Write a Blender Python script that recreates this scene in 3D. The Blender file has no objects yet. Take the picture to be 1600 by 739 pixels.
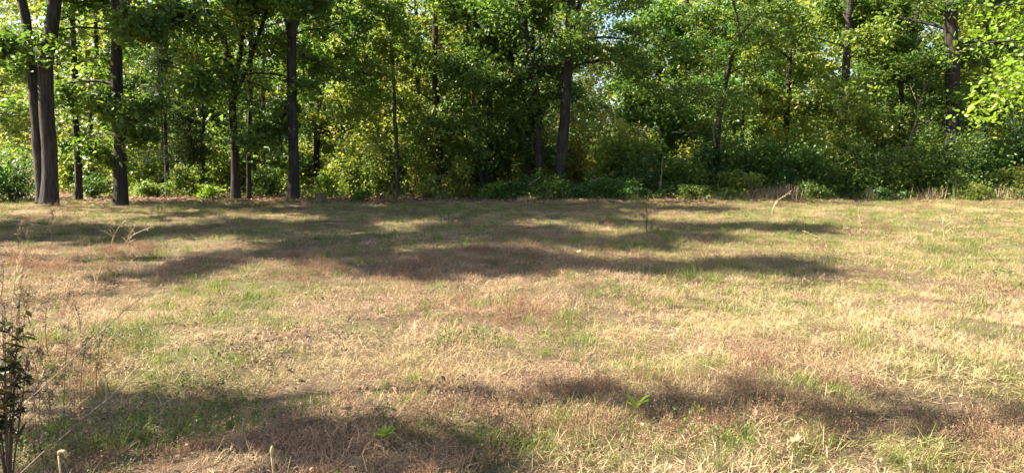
import bpy, math
import numpy as np
from mathutils import Vector

S = bpy.context.scene
COL = S.collection

# ------------------------------------------------------------------ camera
CAM_H, PITCH, FPX = 1.6, math.radians(6.6), 1067.0
cam = bpy.data.cameras.new('camera'); cam.lens = 24.0; cam.sensor_width = 36.0
cam.clip_start = 0.05; cam.clip_end = 2000
camo = bpy.data.objects.new('camera', cam); COL.objects.link(camo)
camo.location = (0, 0, CAM_H); camo.rotation_euler = (math.pi/2 - PITCH, 0, 0)
S.camera = camo
# ------------------------------------------------------------------ sky, sun, exposure
AZ, EL = math.radians(85), math.radians(41)          # sun: to the left of the view direction, height
W = bpy.data.worlds.new('World'); S.world = W; W.use_nodes = True
wn = W.node_tree.nodes
sk = wn.new('ShaderNodeTexSky'); sk.sky_type = 'NISHITA'; sk.sun_disc = False
sk.sun_elevation = EL; sk.sun_rotation = -AZ; sk.dust_density = 2.0; sk.air_density = 1.0
W.node_tree.links.new(sk.outputs[0], wn['Background'].inputs[0])
wn['Background'].inputs[1].default_value = 0.065
sun = bpy.data.lights.new('sun', 'SUN'); sun.energy = 5.0; sun.angle = math.radians(0.55); sun.color = (1.0, 0.91, 0.75)
suno = bpy.data.objects.new('sun', sun); COL.objects.link(suno)
SV = Vector((-math.sin(AZ)*math.cos(EL), math.cos(AZ)*math.cos(EL), math.sin(EL)))
suno.rotation_euler = SV.to_track_quat('Z', 'Y').to_euler(); suno.location = (-30, 10, 40)
S.view_settings.view_transform = 'Standard'; S.view_settings.look = 'None'
S.view_settings.exposure = 2.25; S.view_settings.gamma = 1.0
S.render.engine = 'CYCLES'
cy = S.cycles
cy.max_bounces = 4; cy.diffuse_bounces = 3; cy.glossy_bounces = 1; cy.transmission_bounces = 3; cy.transparent_max_bounces = 4
cy.caustics_reflective = False; cy.caustics_refractive = False
cy.use_denoising = True; cy.denoiser = 'OPENIMAGEDENOISE'; cy.denoising_input_passes = 'RGB_ALBEDO_NORMAL'; cy.denoising_prefilter = 'ACCURATE'
cy.sample_clamp_indirect = 6.0

# ------------------------------------------------------------------ helpers
def px(u, v, Y):
    """world point seen at photo pixel (u, v), Y metres out in the field"""
    a = (369.5 - v) / FPX
    fy, fz = math.cos(PITCH) + a*math.sin(PITCH), -math.sin(PITCH) + a*math.cos(PITCH)
    t = Y / fy
    return np.array([(u - 800.0)/FPX*t, Y, CAM_H + fz*t])

def gnd(u, v):
    """ground point under photo pixel (u, v), flat ground"""
    a = (369.5 - v) / FPX
    fy, fz = math.cos(PITCH) + a*math.sin(PITCH), -math.sin(PITCH) + a*math.cos(PITCH)
    t = CAM_H / -fz
    return np.array([(u - 800.0)/FPX*t, fy*t])

def hash2(ix, iy, seed):
    n = (ix.astype(np.int64)*374761393 + iy.astype(np.int64)*668265263 + seed*974634721) & 0x7fffffff
    n = ((n ^ (n >> 13))*1274126177) & 0x7fffffff
    n = ((n ^ (n >> 15))*2246822519) & 0x7fffffff
    return (n & 0xffff)/65535.0

def vnoise(x, y, seed=0):
    x = np.asarray(x, float); y = np.asarray(y, float)
    ix, iy = np.floor(x), np.floor(y); fx, fy = x - ix, y - iy
    fx, fy = fx*fx*(3 - 2*fx), fy*fy*(3 - 2*fy)
    a, b = hash2(ix, iy, seed), hash2(ix + 1, iy, seed)
    c, d = hash2(ix, iy + 1, seed), hash2(ix + 1, iy + 1, seed)
    return (a*(1 - fx) + b*fx)*(1 - fy) + (c*(1 - fx) + d*fx)*fy

def fbm(x, y, s, seed=0, o=3):
    r, a, t = 0, 1.0, 0
    for i in range(o):
        r = r + a*vnoise(x/s*2**i, y/s*2**i, seed + i*17); t += a; a *= .55
    return r/t

def gz(x, y):
    """height of the ground"""
    x = np.asarray(x, float); y = np.asarray(y, float)
    h = 0.030*np.sin(1.3*x + .7*y) + 0.025*np.sin(-.9*x + 1.7*y + 1) + .018*np.sin(2.9*x - 1.1*y + 2) + .012*np.sin(3.7*y + 2.3*x)
    near = np.clip((30 - y)/6, 0, 1)*np.clip((26 - np.abs(x))/6, 0, 1)
    h = h + near*(.13*(fbm(x, y, 1.1, 5) - .5) + .06*(fbm(x, y, .35, 6, 2) - .5))
    far = np.clip((y - 34)/70.0, 0, 1)
    return h + 5.0*far*far

def unit(v):
    return v/np.maximum(np.linalg.norm(v, axis=-1, keepdims=True), 1e-9)

class MB:
    """collects quads/tris with a per-face tint vector, builds ONE mesh"""
    def __init__(self): self.v, self.f3, self.f4, self.t3, self.t4, self.n = [], [], [], [], [], 0
    def add(self, v, f3=None, f4=None, tint=(0, 0, 0)):
        v = np.asarray(v, np.float32).reshape(-1, 3)
        for f, fl, tl in ((f3, self.f3, self.t3), (f4, self.f4, self.t4)):
            if f is not None and len(f):
                f = np.asarray(f, np.int32); fl.append(f + self.n)
                t = np.asarray(tint, np.float32)
                tl.append(np.broadcast_to(t, (len(f), 3)) if t.ndim == 1 else t)
        self.v.append(v); self.n += len(v); return self
    def mesh(self, name, mat, smooth=False):
        m = bpy.data.meshes.new(name)
        v = np.concatenate(self.v) if self.v else np.zeros((0, 3), np.float32)
        f3 = np.concatenate(self.f3) if self.f3 else np.zeros((0, 3), np.int32)
        f4 = np.concatenate(self.f4) if self.f4 else np.zeros((0, 4), np.int32)
        t = np.concatenate([np.concatenate(x) for x in (self.t3, self.t4) if x])
        m.vertices.add(len(v)); m.vertices.foreach_set('co', v.ravel())
        nl = len(f3)*3 + len(f4)*4
        m.loops.add(nl); m.loops.foreach_set('vertex_index', np.concatenate([f3.ravel(), f4.ravel()]))
        m.polygons.add(len(f3) + len(f4))
        st = np.concatenate([np.arange(len(f3))*3, len(f3)*3 + np.arange(len(f4))*4])
        m.polygons.foreach_set('loop_start', st.astype(np.int32))
        if smooth: m.polygons.foreach_set('use_smooth', np.ones(len(st), bool))
        m.update(calc_edges=True)
        at = m.attributes.new('tint', 'FLOAT_VECTOR', 'FACE'); at.data.foreach_set('vector', np.ascontiguousarray(t, np.float32).ravel())
        m.materials.append(mat)
        return m

def obj(name, mesh, parent=None, loc=None, label=None, cat=None, group=None, kind=None):
    o = bpy.data.objects.new(name, mesh); COL.objects.link(o)
    if parent is not None: o.parent = parent
    if loc is not None: o.location = loc
    if label: o['label'] = label
    if cat: o['category'] = cat
    if group: o['group'] = group
    if kind: o['kind'] = kind
    return o

def empty(name, loc, label, cat, group=None):
    o = obj(name, None, None, loc, label, cat, group); o.empty_display_size = .3
    return o

def copy_tree(src, loc, rz, sc, label, group=None, color=None):
    r = src.copy(); COL.objects.link(r); r.location = loc; r.rotation_euler = (0, 0, rz)
    r.scale = sc if hasattr(sc, '__len__') else (sc, sc, sc); r['label'] = label
    if group: r['group'] = group
    for ch in list(src.children):
        c = ch.copy(); COL.objects.link(c); c.parent = r
        if color is not None: c.color = color
    return r

def tube(mb, pts, rad, k=7, tint=(0, 0, 0), ridge=0.0, rng=None, cap=True):
    pts = np.asarray(pts, float); n = len(pts); rad = np.broadcast_to(np.asarray(rad, float), (n,))
    tg = unit(np.gradient(pts, axis=0))
    ref = np.array([1.0, 0.13, 0.07]) if abs(tg[:, 0]).mean() < .8 else np.array([0, 1.0, .1])
    s = unit(np.cross(tg, ref)); c = np.cross(tg, s)
    a = np.linspace(0, 2*np.pi, k, endpoint=False)
    rr = rad[:, None]*np.ones((1, k))
    if ridge and rng is not None:
        rr = rr*(1 + ridge*rng.uniform(-1, 1, (1, k)) + .5*ridge*rng.uniform(-1, 1, (n, k)))
    P = pts[:, None] + rr[..., None]*(np.cos(a)[None, :, None]*s[:, None] + np.sin(a)[None, :, None]*c[:, None])
    V = P.reshape(-1, 3)
    i, j = np.meshgrid(np.arange(n - 1), np.arange(k), indexing='ij'); j2 = (j + 1) % k
    F = np.stack([i*k + j, i*k + j2, (i + 1)*k + j2, (i + 1)*k + j], -1).reshape(-1, 4)
    if cap:
        V = np.concatenate([V, pts[-1:]])
        jj = np.arange(k)
        mb.add(V, np.stack([(n - 1)*k + jj, (n - 1)*k + (jj + 1) % k, np.full(k, n*k)], -1), F, tint)
    else: mb.add(V, None, F, tint)

def smooth_path(ctrl, n):
    ctrl = np.asarray(ctrl, float); m = len(ctrl)
    if m == 2: t = np.linspace(0, 1, n)[:, None]; return ctrl[0]*(1 - t) + ctrl[1]*t
    P = np.concatenate([[2*ctrl[0] - ctrl[1]], ctrl, [2*ctrl[-1] - ctrl[-2]]])
    out = []
    for u in np.linspace(0, m - 1 - 1e-6, n):
        i = int(u); t = u - i; a, b, c, d = P[i:i + 4]
        out.append(.5*(2*b + (c - a)*t + (2*a - 5*b + 4*c - d)*t*t + (3*b - a - 3*c + d)*t**3))
    return np.array(out)

def leaves(mb, C, size, rng, up=.35, aspect=.62, tint=None, fine=False, droop=.25, face=None):
    """leaf blades at centres C (N,3), two folded halves each (or six-sided when fine)"""
    n = len(C)
    if not n: return
    nr = rng.normal(size=(n, 3)); nr = unit(nr) ; nr[:, 2] = np.abs(nr[:, 2]); nr[:, 2] += up; nr = unit(nr)
    if face is not None: nr = unit(nr + face)
    d = rng.normal(size=(n, 3)); d[:, 2] -= droop; d = unit(d - (d*nr).sum(1, keepdims=True)*nr)
    s = np.cross(nr, d)
    L = (size*np.clip(rng.lognormal(-.08, .30, n), .4, 1.7))[:, None]; Wd = L*aspect*rng.uniform(.8, 1.15, (n, 1)); fold = Wd*rng.uniform(.0, .35, (n, 1))
    b, t = C - d*L*.5, C + d*L*.5 - nr*L*.12
    if tint is None: tint = np.stack([rng.uniform(0, 1, n), rng.uniform(0, 1, n), rng.uniform(0, 1, n)], 1)
    if not fine:
        l, r = C - s*Wd*.5 + nr*fold*.5 + d*L*.06, C + s*Wd*.5 + nr*fold*.5 + d*L*.06
        V = np.stack([b, r, t, l], 1).reshape(-1, 3); k = np.arange(n)*4
        F = np.stack([np.stack([k, k + 1, k + 2], 1), np.stack([k, k + 2, k + 3], 1)], 1).reshape(-1, 3)
        mb.add(V, F, None, np.repeat(tint, 2, 0))
    else:
        q1, q2 = C - d*L*.18, C + d*L*.22
        l1, l2 = q1 - s*Wd*.46 + nr*fold*.5, q2 - s*Wd*.40 + nr*fold*.45
        r1, r2 = q1 + s*Wd*.46 + nr*fold*.5, q2 + s*Wd*.40 + nr*fold*.45
        V = np.stack([b, r1, r2, t, l2, l1], 1).reshape(-1, 3); k = np.arange(n)*6
        F = np.stack([np.stack([k, k + 1, k + 2, k + 3], 1), np.stack([k, k + 3, k + 4, k + 5], 1)], 1).reshape(-1, 4)
        mb.add(V, None, F, np.repeat(tint, 2, 0))

# ------------------------------------------------------------------ materials
def mat_new(name):
    m = bpy.data.materials.new(name); m.use_nodes = True
    nt = m.node_tree; nt.nodes.clear(); out = nt.nodes.new('ShaderNodeOutputMaterial')
    return m, nt, out

def ramp(nt, stops, fac=None):
    r = nt.nodes.new('ShaderNodeValToRGB'); e = r.color_ramp.elements
    while len(e) < len(stops): e.new(.5)
    for i, (p, c) in enumerate(stops): e[i].position = p; e[i].color = (*c, 1)
    if fac is not None: nt.links.new(fac, r.inputs[0])
    return r

def N(nt, typ, **kw):
    n = nt.nodes.new(typ)
    for k, v in kw.items(): setattr(n, k, v)
    return n

def math_node(nt, op, a, b=None):
    n = N(nt, 'ShaderNodeMath', operation=op)
    for i, x in enumerate((a, b)):
        if x is None: continue
        if isinstance(x, (int, float)): n.inputs[i].default_value = x
        else: nt.links.new(x, n.inputs[i])
    return n.outputs[0]

def mixc(nt, fac, a, b, blend='MIX'):
    n = N(nt, 'ShaderNodeMix', data_type='RGBA', blend_type=blend)
    for s, x in ((n.inputs['Factor'], fac), (n.inputs['A'], a), (n.inputs['B'], b)):
        if isinstance(x, (int, float)): s.default_value = x
        elif isinstance(x, tuple): s.default_value = (*x, 1)
        else: nt.links.new(x, s)
    return n.outputs['Result']

def leaf_material(name, stops, transl=.5, trans_gain=(1.08, 1.15, .55), rough=.45, spec=.45, inst=False, objcol=True, casts=None, gain=.7):
    m, nt, out = mat_new(name)
    at = N(nt, 'ShaderNodeAttribute', attribute_name='tint'); sp = N(nt, 'ShaderNodeSeparateXYZ'); nt.links.new(at.outputs['Vector'], sp.inputs[0])
    f = sp.outputs[0]
    if inst:
        ai = N(nt, 'ShaderNodeAttribute', attribute_name='itint', attribute_type='INSTANCER')
        si = N(nt, 'ShaderNodeSeparateXYZ'); nt.links.new(ai.outputs['Vector'], si.inputs[0])
        f = math_node(nt, 'ADD', math_node(nt, 'MULTIPLY', f, .55), math_node(nt, 'MULTIPLY', si.outputs[0], .45))
    r = ramp(nt, stops, f)
    val = math_node(nt, 'ADD', math_node(nt, 'MULTIPLY', sp.outputs[1], .6), gain)
    base = r.outputs[0]
    if casts:
        base = mixc(nt, si.outputs[1], base, casts[0]); base = mixc(nt, si.outputs[2], base, casts[1])
    col = mixc(nt, 1.0, base, val, 'MULTIPLY')
    if objcol:
        oi = N(nt, 'ShaderNodeObjectInfo'); col = mixc(nt, 1.0, col, oi.outputs['Color'], 'MULTIPLY')
    p = N(nt, 'ShaderNodeBsdfPrincipled'); nt.links.new(col, p.inputs['Base Color'])
    p.inputs['Roughness'].default_value = rough; p.inputs['Specular IOR Level'].default_value = spec
    tr = N(nt, 'ShaderNodeBsdfTranslucent'); nt.links.new(mixc(nt, 1.0, col, tuple(trans_gain), 'MULTIPLY'), tr.inputs[0])
    mx = N(nt, 'ShaderNodeMixShader'); mx.inputs[0].default_value = transl
    nt.links.new(p.outputs[0], mx.inputs[1]); nt.links.new(tr.outputs[0], mx.inputs[2]); nt.links.new(mx.outputs[0], out.inputs[0])
    return m

GREEN = [(0, (.058, .108, .026)), (.4, (.108, .168, .038)), (.72, (.19, .225, .050)), (.9, (.30, .26, .05)), (1, (.36, .21, .06))]
YGREEN = [(0, (.105, .155, .036)), (.4, (.18, .22, .050)), (.7, (.29, .275, .065)), (.88, (.40, .28, .06)), (1, (.36, .16, .05))]
DGREEN = [(0, (.044, .092, .028)), (.5, (.085, .148, .042)), (.85, (.18, .225, .042)), (1, (.28, .22, .06))]
M_leaf = leaf_material('oak_leaf', GREEN, gain=1.02)
M_yleaf = leaf_material('autumn_leaf', YGREEN, transl=.55, gain=1.02)
M_dleaf = leaf_material('shrub_leaf', DGREEN, transl=.5, gain=1.02)
M_bright = leaf_material('young_leaf', [(0, (.12, .20, .02)), (.6, (.20, .28, .03)), (1, (.30, .32, .05))], transl=.5, gain=1.05)
M_cedar = leaf_material('cedar_leaf', [(0, (.030, .055, .022)), (1, (.07, .10, .035))], transl=.2, spec=.2, rough=.7)
M_brownleaf = leaf_material('dry_leaf', [(0, (.10, .055, .035)), (.5, (.22, .12, .07)), (1, (.42, .29, .18))], transl=.15, trans_gain=(1, .9, .7), rough=.6, spec=.3)

def bark_material(name, dark, light, scale=1.0):
    m, nt, out = mat_new(name)
    tc = N(nt, 'ShaderNodeTexCoord'); mp = N(nt, 'ShaderNodeMapping'); mp.inputs['Scale'].default_value = (14*scale, 14*scale, 1.7*scale)
    nt.links.new(tc.outputs['Object'], mp.inputs[0])
    n1 = N(nt, 'ShaderNodeTexNoise'); n1.inputs['Scale'].default_value = 1.0; n1.inputs['Detail'].default_value = 5; nt.links.new(mp.outputs[0], n1.inputs['Vector'])
    n2 = N(nt, 'ShaderNodeTexNoise'); n2.inputs['Scale'].default_value = 1.4; n2.inputs['Detail'].default_value = 3; nt.links.new(tc.outputs['Object'], n2.inputs['Vector'])
    r = ramp(nt, [(.3, dark), (.62, light)], n1.outputs[0])
    lich = ramp(nt, [(.52, (0, 0, 0)), (.68, (1, 1, 1))], n2.outputs[0])
    col = mixc(nt, math_node(nt, 'MULTIPLY', lich.outputs[0], .25), r.outputs[0], (.12, .12, .095))
    p = N(nt, 'ShaderNodeBsdfPrincipled'); nt.links.new(col, p.inputs['Base Color']); p.inputs['Roughness'].default_value = .9; p.inputs['Specular IOR Level'].default_value = .2
    b = N(nt, 'ShaderNodeBump'); b.inputs['Strength'].default_value = .9; b.inputs['Distance'].default_value = .03
    nt.links.new(n1.outputs[0], b.inputs['Height']); nt.links.new(b.outputs[0], p.inputs['Normal']); nt.links.new(p.outputs[0], out.inputs[0])
    return m
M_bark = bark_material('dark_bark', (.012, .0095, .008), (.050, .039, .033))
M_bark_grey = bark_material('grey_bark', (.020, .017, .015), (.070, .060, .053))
M_stump = bark_material('stump_bark', (.06, .036, .028), (.19, .12, .09), 1.5)
M_bark_pale = bark_material('pale_bark', (.09, .072, .056), (.22, .185, .145), 2)

def stem_material(name, stops, transl=.2):
    return leaf_material(name, stops, transl=transl, trans_gain=(1, 1, .8), rough=.7, spec=.25, objcol=False)
M_straw = stem_material('straw_stem', [(0, (.34, .25, .13)), (.6, (.50, .39, .23)), (1, (.62, .52, .34))], .25)
M_redstem = stem_material('red_brown_stem', [(0, (.11, .070, .045)), (.6, (.22, .145, .090)), (1, (.36, .26, .16))])
M_pinkstem = stem_material('pink_brown_stem', [(0, (.24, .14, .09)), (.6, (.40, .27, .18)), (1, (.55, .42, .30))], .3)
M_greenstem = stem_material('green_stem', [(0, (.08, .12, .03)), (1, (.17, .20, .05))])
M_cane = stem_material('grey_cane', [(0, (.10, .07, .055)), (1, (.20, .155, .125))], .0)

# ------------------------------------------------------------------ ground
def axis(parts):
    return np.unique(np.round(np.concatenate([np.arange(a, b, s) for a, b, s in parts]), 4))
gx = axis([(-600, -60, 60), (-60, -20, 2), (-20, 20, .16), (20, 60, 2), (60, 601, 60)])
gy = axis([(-300, -20, 40), (-20, 0, 1.5), (0, 32, .16), (32, 110, 2), (110, 700, 60)])
X, Yg = np.meshgrid(gx, gy, indexing='ij')
Z = gz(X, Yg)
nx_, ny_ = len(gx), len(gy)
i, j = np.meshgrid(np.arange(nx_ - 1), np.arange(ny_ - 1), indexing='ij')
F = np.stack([i*ny_ + j, (i + 1)*ny_ + j, (i + 1)*ny_ + j + 1, i*ny_ + j + 1], -1).reshape(-1, 4)
mg, nt, out = mat_new('thatch_and_soil')
tc = N(nt, 'ShaderNodeTexCoord')
def noise(scale, detail=4, rough=.6, vec=None):
    n = N(nt, 'ShaderNodeTexNoise'); n.inputs['Scale'].default_value = scale; n.inputs['Detail'].default_value = detail; n.inputs['Roughness'].default_value = rough
    nt.links.new(vec or tc.outputs['Object'], n.inputs['Vector']); return n.outputs[0]
big, mid, finen = noise(.45), noise(2.6), noise(70, 8, .82)
thatch = ramp(nt, [(.33, (.030, .021, .015)), (.46, (.105, .072, .046)), (.56, (.21, .15, .092)), (.70, (.38, .29, .18))], finen)
grn = ramp(nt, [(.3, (.045, .055, .018)), (.6, (.17, .18, .06)), (.8, (.30, .28, .12))], finen)
fld = mixc(nt, ramp(nt, [(.46, (0, 0, 0)), (.62, (.75, .75, .75))], big).outputs[0], thatch.outputs[0], grn.outputs[0])
red = ramp(nt, [(.50, (0, 0, 0)), (.68, (.55, .55, .55))], mid)
fld = mixc(nt, red.outputs[0], fld, (.115, .075, .050))
vor = N(nt, 'ShaderNodeTexVoronoi'); vor.inputs['Scale'].default_value = 11; nt.links.new(tc.outputs['Object'], vor.inputs['Vector'])
sepv = N(nt, 'ShaderNodeSeparateXYZ'); nt.links.new(vor.outputs['Color'], sepv.inputs[0])
litter = ramp(nt, [(0, (.045, .030, .022)), (.5, (.13, .080, .050)), (1, (.30, .20, .13))], sepv.outputs[0])
sep = N(nt, 'ShaderNodeSeparateXYZ'); nt.links.new(tc.outputs['Object'], sep.inputs[0])
edge = math_node(nt, 'ADD', sep.outputs[1], math_node(nt, 'MULTIPLY', big, 5.0))
wood = N(nt, 'ShaderNodeMapRange'); wood.inputs[1].default_value = 26.6; wood.inputs[2].default_value = 29.0; nt.links.new(edge, wood.inputs[0])
col = mixc(nt, wood.outputs[0], fld, litter.outputs[0])
p = N(nt, 'ShaderNodeBsdfPrincipled'); nt.links.new(col, p.inputs['Base Color']); p.inputs['Roughness'].default_value = .95; p.inputs['Specular IOR Level'].default_value = .1
b = N(nt, 'ShaderNodeBump'); b.inputs['Strength'].default_value = .8; b.inputs['Distance'].default_value = .03
nt.links.new(finen, b.inputs['Height']); nt.links.new(b.outputs[0], p.inputs['Normal']); nt.links.new(p.outputs[0], out.inputs[0])
obj('ground', MB().add(np.stack([X, Yg, Z], -1), None, F).mesh('ground', mg, True), kind='structure')

# ------------------------------------------------------------------ trees
def wood_limb(rng, start, az, length, rise, r0, sag=.3, nsub=5, wob=.12):
    """one limb with its side branches: list of (path, radii), list of spray points with direction"""
    n = 7; t = np.linspace(0, 1, n)
    dirh = np.array([math.cos(az), math.sin(az), 0]); side = np.array([-dirh[1], dirh[0], 0])
    P = start + dirh*(length*t)[:, None]
    P[:, 2] += length*(rise*t - sag*t*t)
    P += np.cumsum(rng.normal(0, wob*length/n, (n, 3)), 0)*np.array([1, 1, .6])*(t > 0)[:, None]
    tubes = [(P, r0*(1 - .82*t))]; sprays = []
    for k in range(n):
        if t[k] > .38: sprays.append(P[k])
    for q in range(nsub):
        u = rng.uniform(.22, .97); k = u*(n - 1); i0 = int(k); s0 = P[i0] + (P[min(i0 + 1, n - 1)] - P[i0])*(k - i0)
        sg = 1 if q % 2 else -1
        dd = unit(dirh*rng.uniform(.3, 1) + side*sg*rng.uniform(.5, 1.1) + np.array([0, 0, rng.uniform(-.5, .75)]))
        l2 = length*rng.uniform(.24, .46)*(1.15 - .5*u)
        m = 5; tt = np.linspace(0, 1, m)
        Q = s0 + dd*(l2*tt)[:, None]; Q[:, 2] -= .22*l2*tt*tt; Q += np.cumsum(rng.normal(0, .05*l2, (m, 3)), 0)*(tt > 0)[:, None]
        tubes.append((Q, max(.006, r0*.32)*(1 - .8*tt)))
        sprays += [Q[2], Q[3], Q[4]]
    return tubes, sprays

def tree_parts(rng, paths, H, r0, limb_z, nlimb, reach, nleaf, leaf=.15, top_leaf=1.45, zsplit=8.5, spread=(.29, .24), topw=.05, nspur=6, limb_first=(), k=11, keep=None, low_droop=.0):
    """paths: list of stems (list of 3D control points from the base up, metres, relative to the base) with radius
    returns trunk MB, list of limb MBs, crown centre array"""
    trunk = MB(); limbs = []; sprays = []
    for si, (ctrl, rb, rt) in enumerate(paths):
        n = 16; P = smooth_path(ctrl, n)
        z = P[:, 2]; f = (z - z[0])/max(z[-1] - z[0], .1)
        rad = rb*(1 - f)**.75 + rt*f
        rad = rad*(1 + .32*np.exp(-np.maximum(z, 0)/.25)) if si == 0 or ctrl[0][2] < .2 else rad
        P[1:-1, :2] += rng.normal(0, rb*.07, (n - 2, 2))
        ph = rng.uniform(0, 6.28, 4); amp = .05 + .35*rb
        P[:, 0] += amp*.5*f**.4*(np.sin(P[:, 2]*1.1 + ph[0]) - math.sin(ph[0])); P[:, 1] += amp*f**.4*np.sin(P[:, 2]*.9 + ph[1])
        tube(trunk, P, rad, k, ridge=.09, rng=rng)
        nl = max(2, int(nlimb*(P[-1, 2] - max(limb_z, P[0, 2]))/max(H - limb_z, 1)))
        a0 = rng.uniform(0, 6.28)
        for q in range(nl):
            zz = max(limb_z, P[0, 2] + .3) + (P[-1, 2] - max(limb_z, P[0, 2] + .3))*((q + rng.uniform(.1, .9))/nl)
            st = np.array([np.interp(zz, z, P[:, 0]), np.interp(zz, z, P[:, 1]), zz])
            g = (zz - limb_z)/max(H - limb_z, 1)
            L = reach*(1.0 - .72*g)*rng.uniform(.7, 1.15)
            rr = max(.018, .40*np.interp(zz, z, rad))*rng.uniform(.6, 1)
            tb, sp = wood_limb(rng, st, a0 + q*2.4 + rng.normal(0, .35), L, rng.uniform(-.05, .75) + .4*g - low_droop*(1 - g), rr, sag=rng.uniform(.15, .45), nsub=6)
            lm = MB()
            for Q, R in tb: tube(lm, Q, R, 5)
            limbs.append((zz, lm)); sprays += sp
        sprays.append(P[-1])
    P0 = smooth_path(paths[0][0], 24)
    for q in range(nspur):
        zz = rng.uniform(1.3, max(limb_z, 2.4)); st = np.array([np.interp(zz, P0[:, 2], P0[:, 0]), np.interp(zz, P0[:, 2], P0[:, 1]), zz])
        tb, sp = wood_limb(rng, st, rng.uniform(0, 6.28), rng.uniform(.5, 1.7), rng.uniform(-.1, .7), .016, .2, nsub=3)
        lm = MB()
        for Q, R in tb: tube(lm, Q, R, 4)
        limbs.append((99, lm)); sprays += sp[:6]
    for (st, az, L, rise, rr, sag) in limb_first:
        tb, sp = wood_limb(rng, np.array(st, float), az, L, rise, rr, sag, nsub=7)
        lm = MB()
        for Q, R in tb: tube(lm, Q, R, 6)
        limbs.append((st[2], lm)); sprays += sp
    sprays = np.array(sprays)
    low = sprays[:, 2] < zsplit
    w = np.where(low, 1.0, topw); w /= w.sum()
    per = rng.multinomial(nleaf, w*1.0)
    per = (per*np.clip(rng.lognormal(-.25, .75, len(per)), .08, 4)).astype(int)
    C = np.repeat(sprays, per, 0)
    # each spray is a tilted, flattened fan of leaves
    ns = len(sprays); az_ = rng.uniform(0, 6.28, ns); ti = rng.normal(0, .55, ns)
    d1 = np.stack([np.cos(az_)*np.cos(ti), np.sin(az_)*np.cos(ti), np.sin(ti)], 1); d2 = np.stack([-np.sin(az_), np.cos(az_), rng.normal(0, .35, ns)], 1); d3 = np.cross(d1, d2)
    big_ = rng.uniform(.6, 1.35, ns); g3 = rng.normal(size=C.shape)
    for dv, sg, q in ((d1, spread[0]*1.35, 0), (d2, spread[0]*.8, 1), (d3, spread[1]*.5, 2)): C = C + np.repeat(dv*big_[:, None], per, 0)*(g3[:, q:q + 1]*sg)
    C = C - np.array([0, 0, .08])
    sz = np.where(C[:, 2] < zsplit, leaf, leaf*top_leaf)
    C, sz = C[C[:, 2] > .15], sz[C[:, 2] > .15]
    return trunk, limbs, C, sz

def make_tree(name, seed, xy, paths, H, r0, limb_z, nlimb, reach, nleaf, label, cat='tree', group=None, mat=None, bark=None, leaf=.152, split_limbs=True, color=(1, 1, 1, 1), tshift=0.0, fine=False, **kw):
    rng = np.random.default_rng(seed)
    tk, lm, C, sz = tree_parts(rng, paths, H, r0, limb_z, nlimb, reach, nleaf, leaf, **kw)
    base = (float(xy[0]), float(xy[1]), float(gz(*xy)) - .03)
    e = empty(name, base, label, cat, group)
    bark = bark or M_bark; sz = sz*rng.uniform(.82, 1.2)
    # limbs low enough to be told apart are parts; the thin upper wood goes with the trunk
    lowl = [l for z, l in lm if z < 9] if split_limbs else []
    for z, l in lm:
        if not (split_limbs and z < 9):
            tk.v += l.v; tk.f3 += [f + tk.n for f in l.f3]; tk.f4 += [f + tk.n for f in l.f4]; tk.t3 += l.t3; tk.t4 += l.t4; tk.n += l.n
    obj('trunk', tk.mesh('trunk', bark, True), e)
    for l in lowl: obj('limb', l.mesh('limb', bark, True), e)
    cm = MB(); n = len(C)
    # leaf colour: clumps of turning leaves plus leaf-to-leaf scatter
    cl = fbm(C[:, 0] + C[:, 2]*.7 + seed, C[:, 1] - C[:, 2]*.6, 1.3, seed)
    t = np.clip(.15 + tshift + .9*(cl - .35) + rng.normal(0, .16, n), 0, 1)
    leaves(cm, C, sz, rng, tint=np.stack([t, rng.uniform(0, 1, n), rng.uniform(0, 1, n)], 1), fine=fine)
    c = obj('crown', cm.mesh('crown', mat or M_leaf), e); c.color = color
    return e

def stem_from_px(pix, Y, H, r, rt=.05, top=None):
    """a stem through photo pixels at distance Y, carried on to height H; relative to its base"""
    P = [px(u, v, Y) for u, v in pix]
    base = P[0].copy(); base[2] = 0; Q = [np.array([0, 0, -.1])]
    for p_ in P[1:]: Q.append(np.array([p_[0] - base[0], 0, p_[2]]))
    d = unit(Q[-1] - Q[-2])*np.array([.5, .5, 1])
    if Q[-1][2] < H: Q.append(Q[-1] + d*(H - Q[-1][2])*.5); Q.append(Q[-2] + d*(H - Q[-2][2]))
    return base, (Q, r, rt)

HEROES = []
def hero(name, seed, pix, Y, H, r, label, extra=(), limb_z=3.0, nlimb=20, reach=3.6, nleaf=14000, yoff=0, **kw):
    base, st = stem_from_px(pix, Y, H, r)
    paths = [st]
    for (pp, r2, H2) in extra:                       # further stems, first pixel = where they leave the tree
        Q = [np.array([px(u, v, Y)[0] - base[0], 0, max(-.1, px(u, v, Y)[2])]) for u, v in pp]
        d = unit(Q[-1] - Q[-2]); Q.append(Q[-1] + d*max(.5, (H2 - Q[-1][2]))/max(d[2], .4))
        for q_ in range(1, len(Q)): Q[q_][1] += .25*q_
        paths.append((Q, r2, .04))
    HEROES.append((base[0], base[1]))
    return make_tree(name, seed, base[:2], paths, H, r, limb_z, nlimb, reach, int(nleaf*.98), label, fine=True, **kw)

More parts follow.
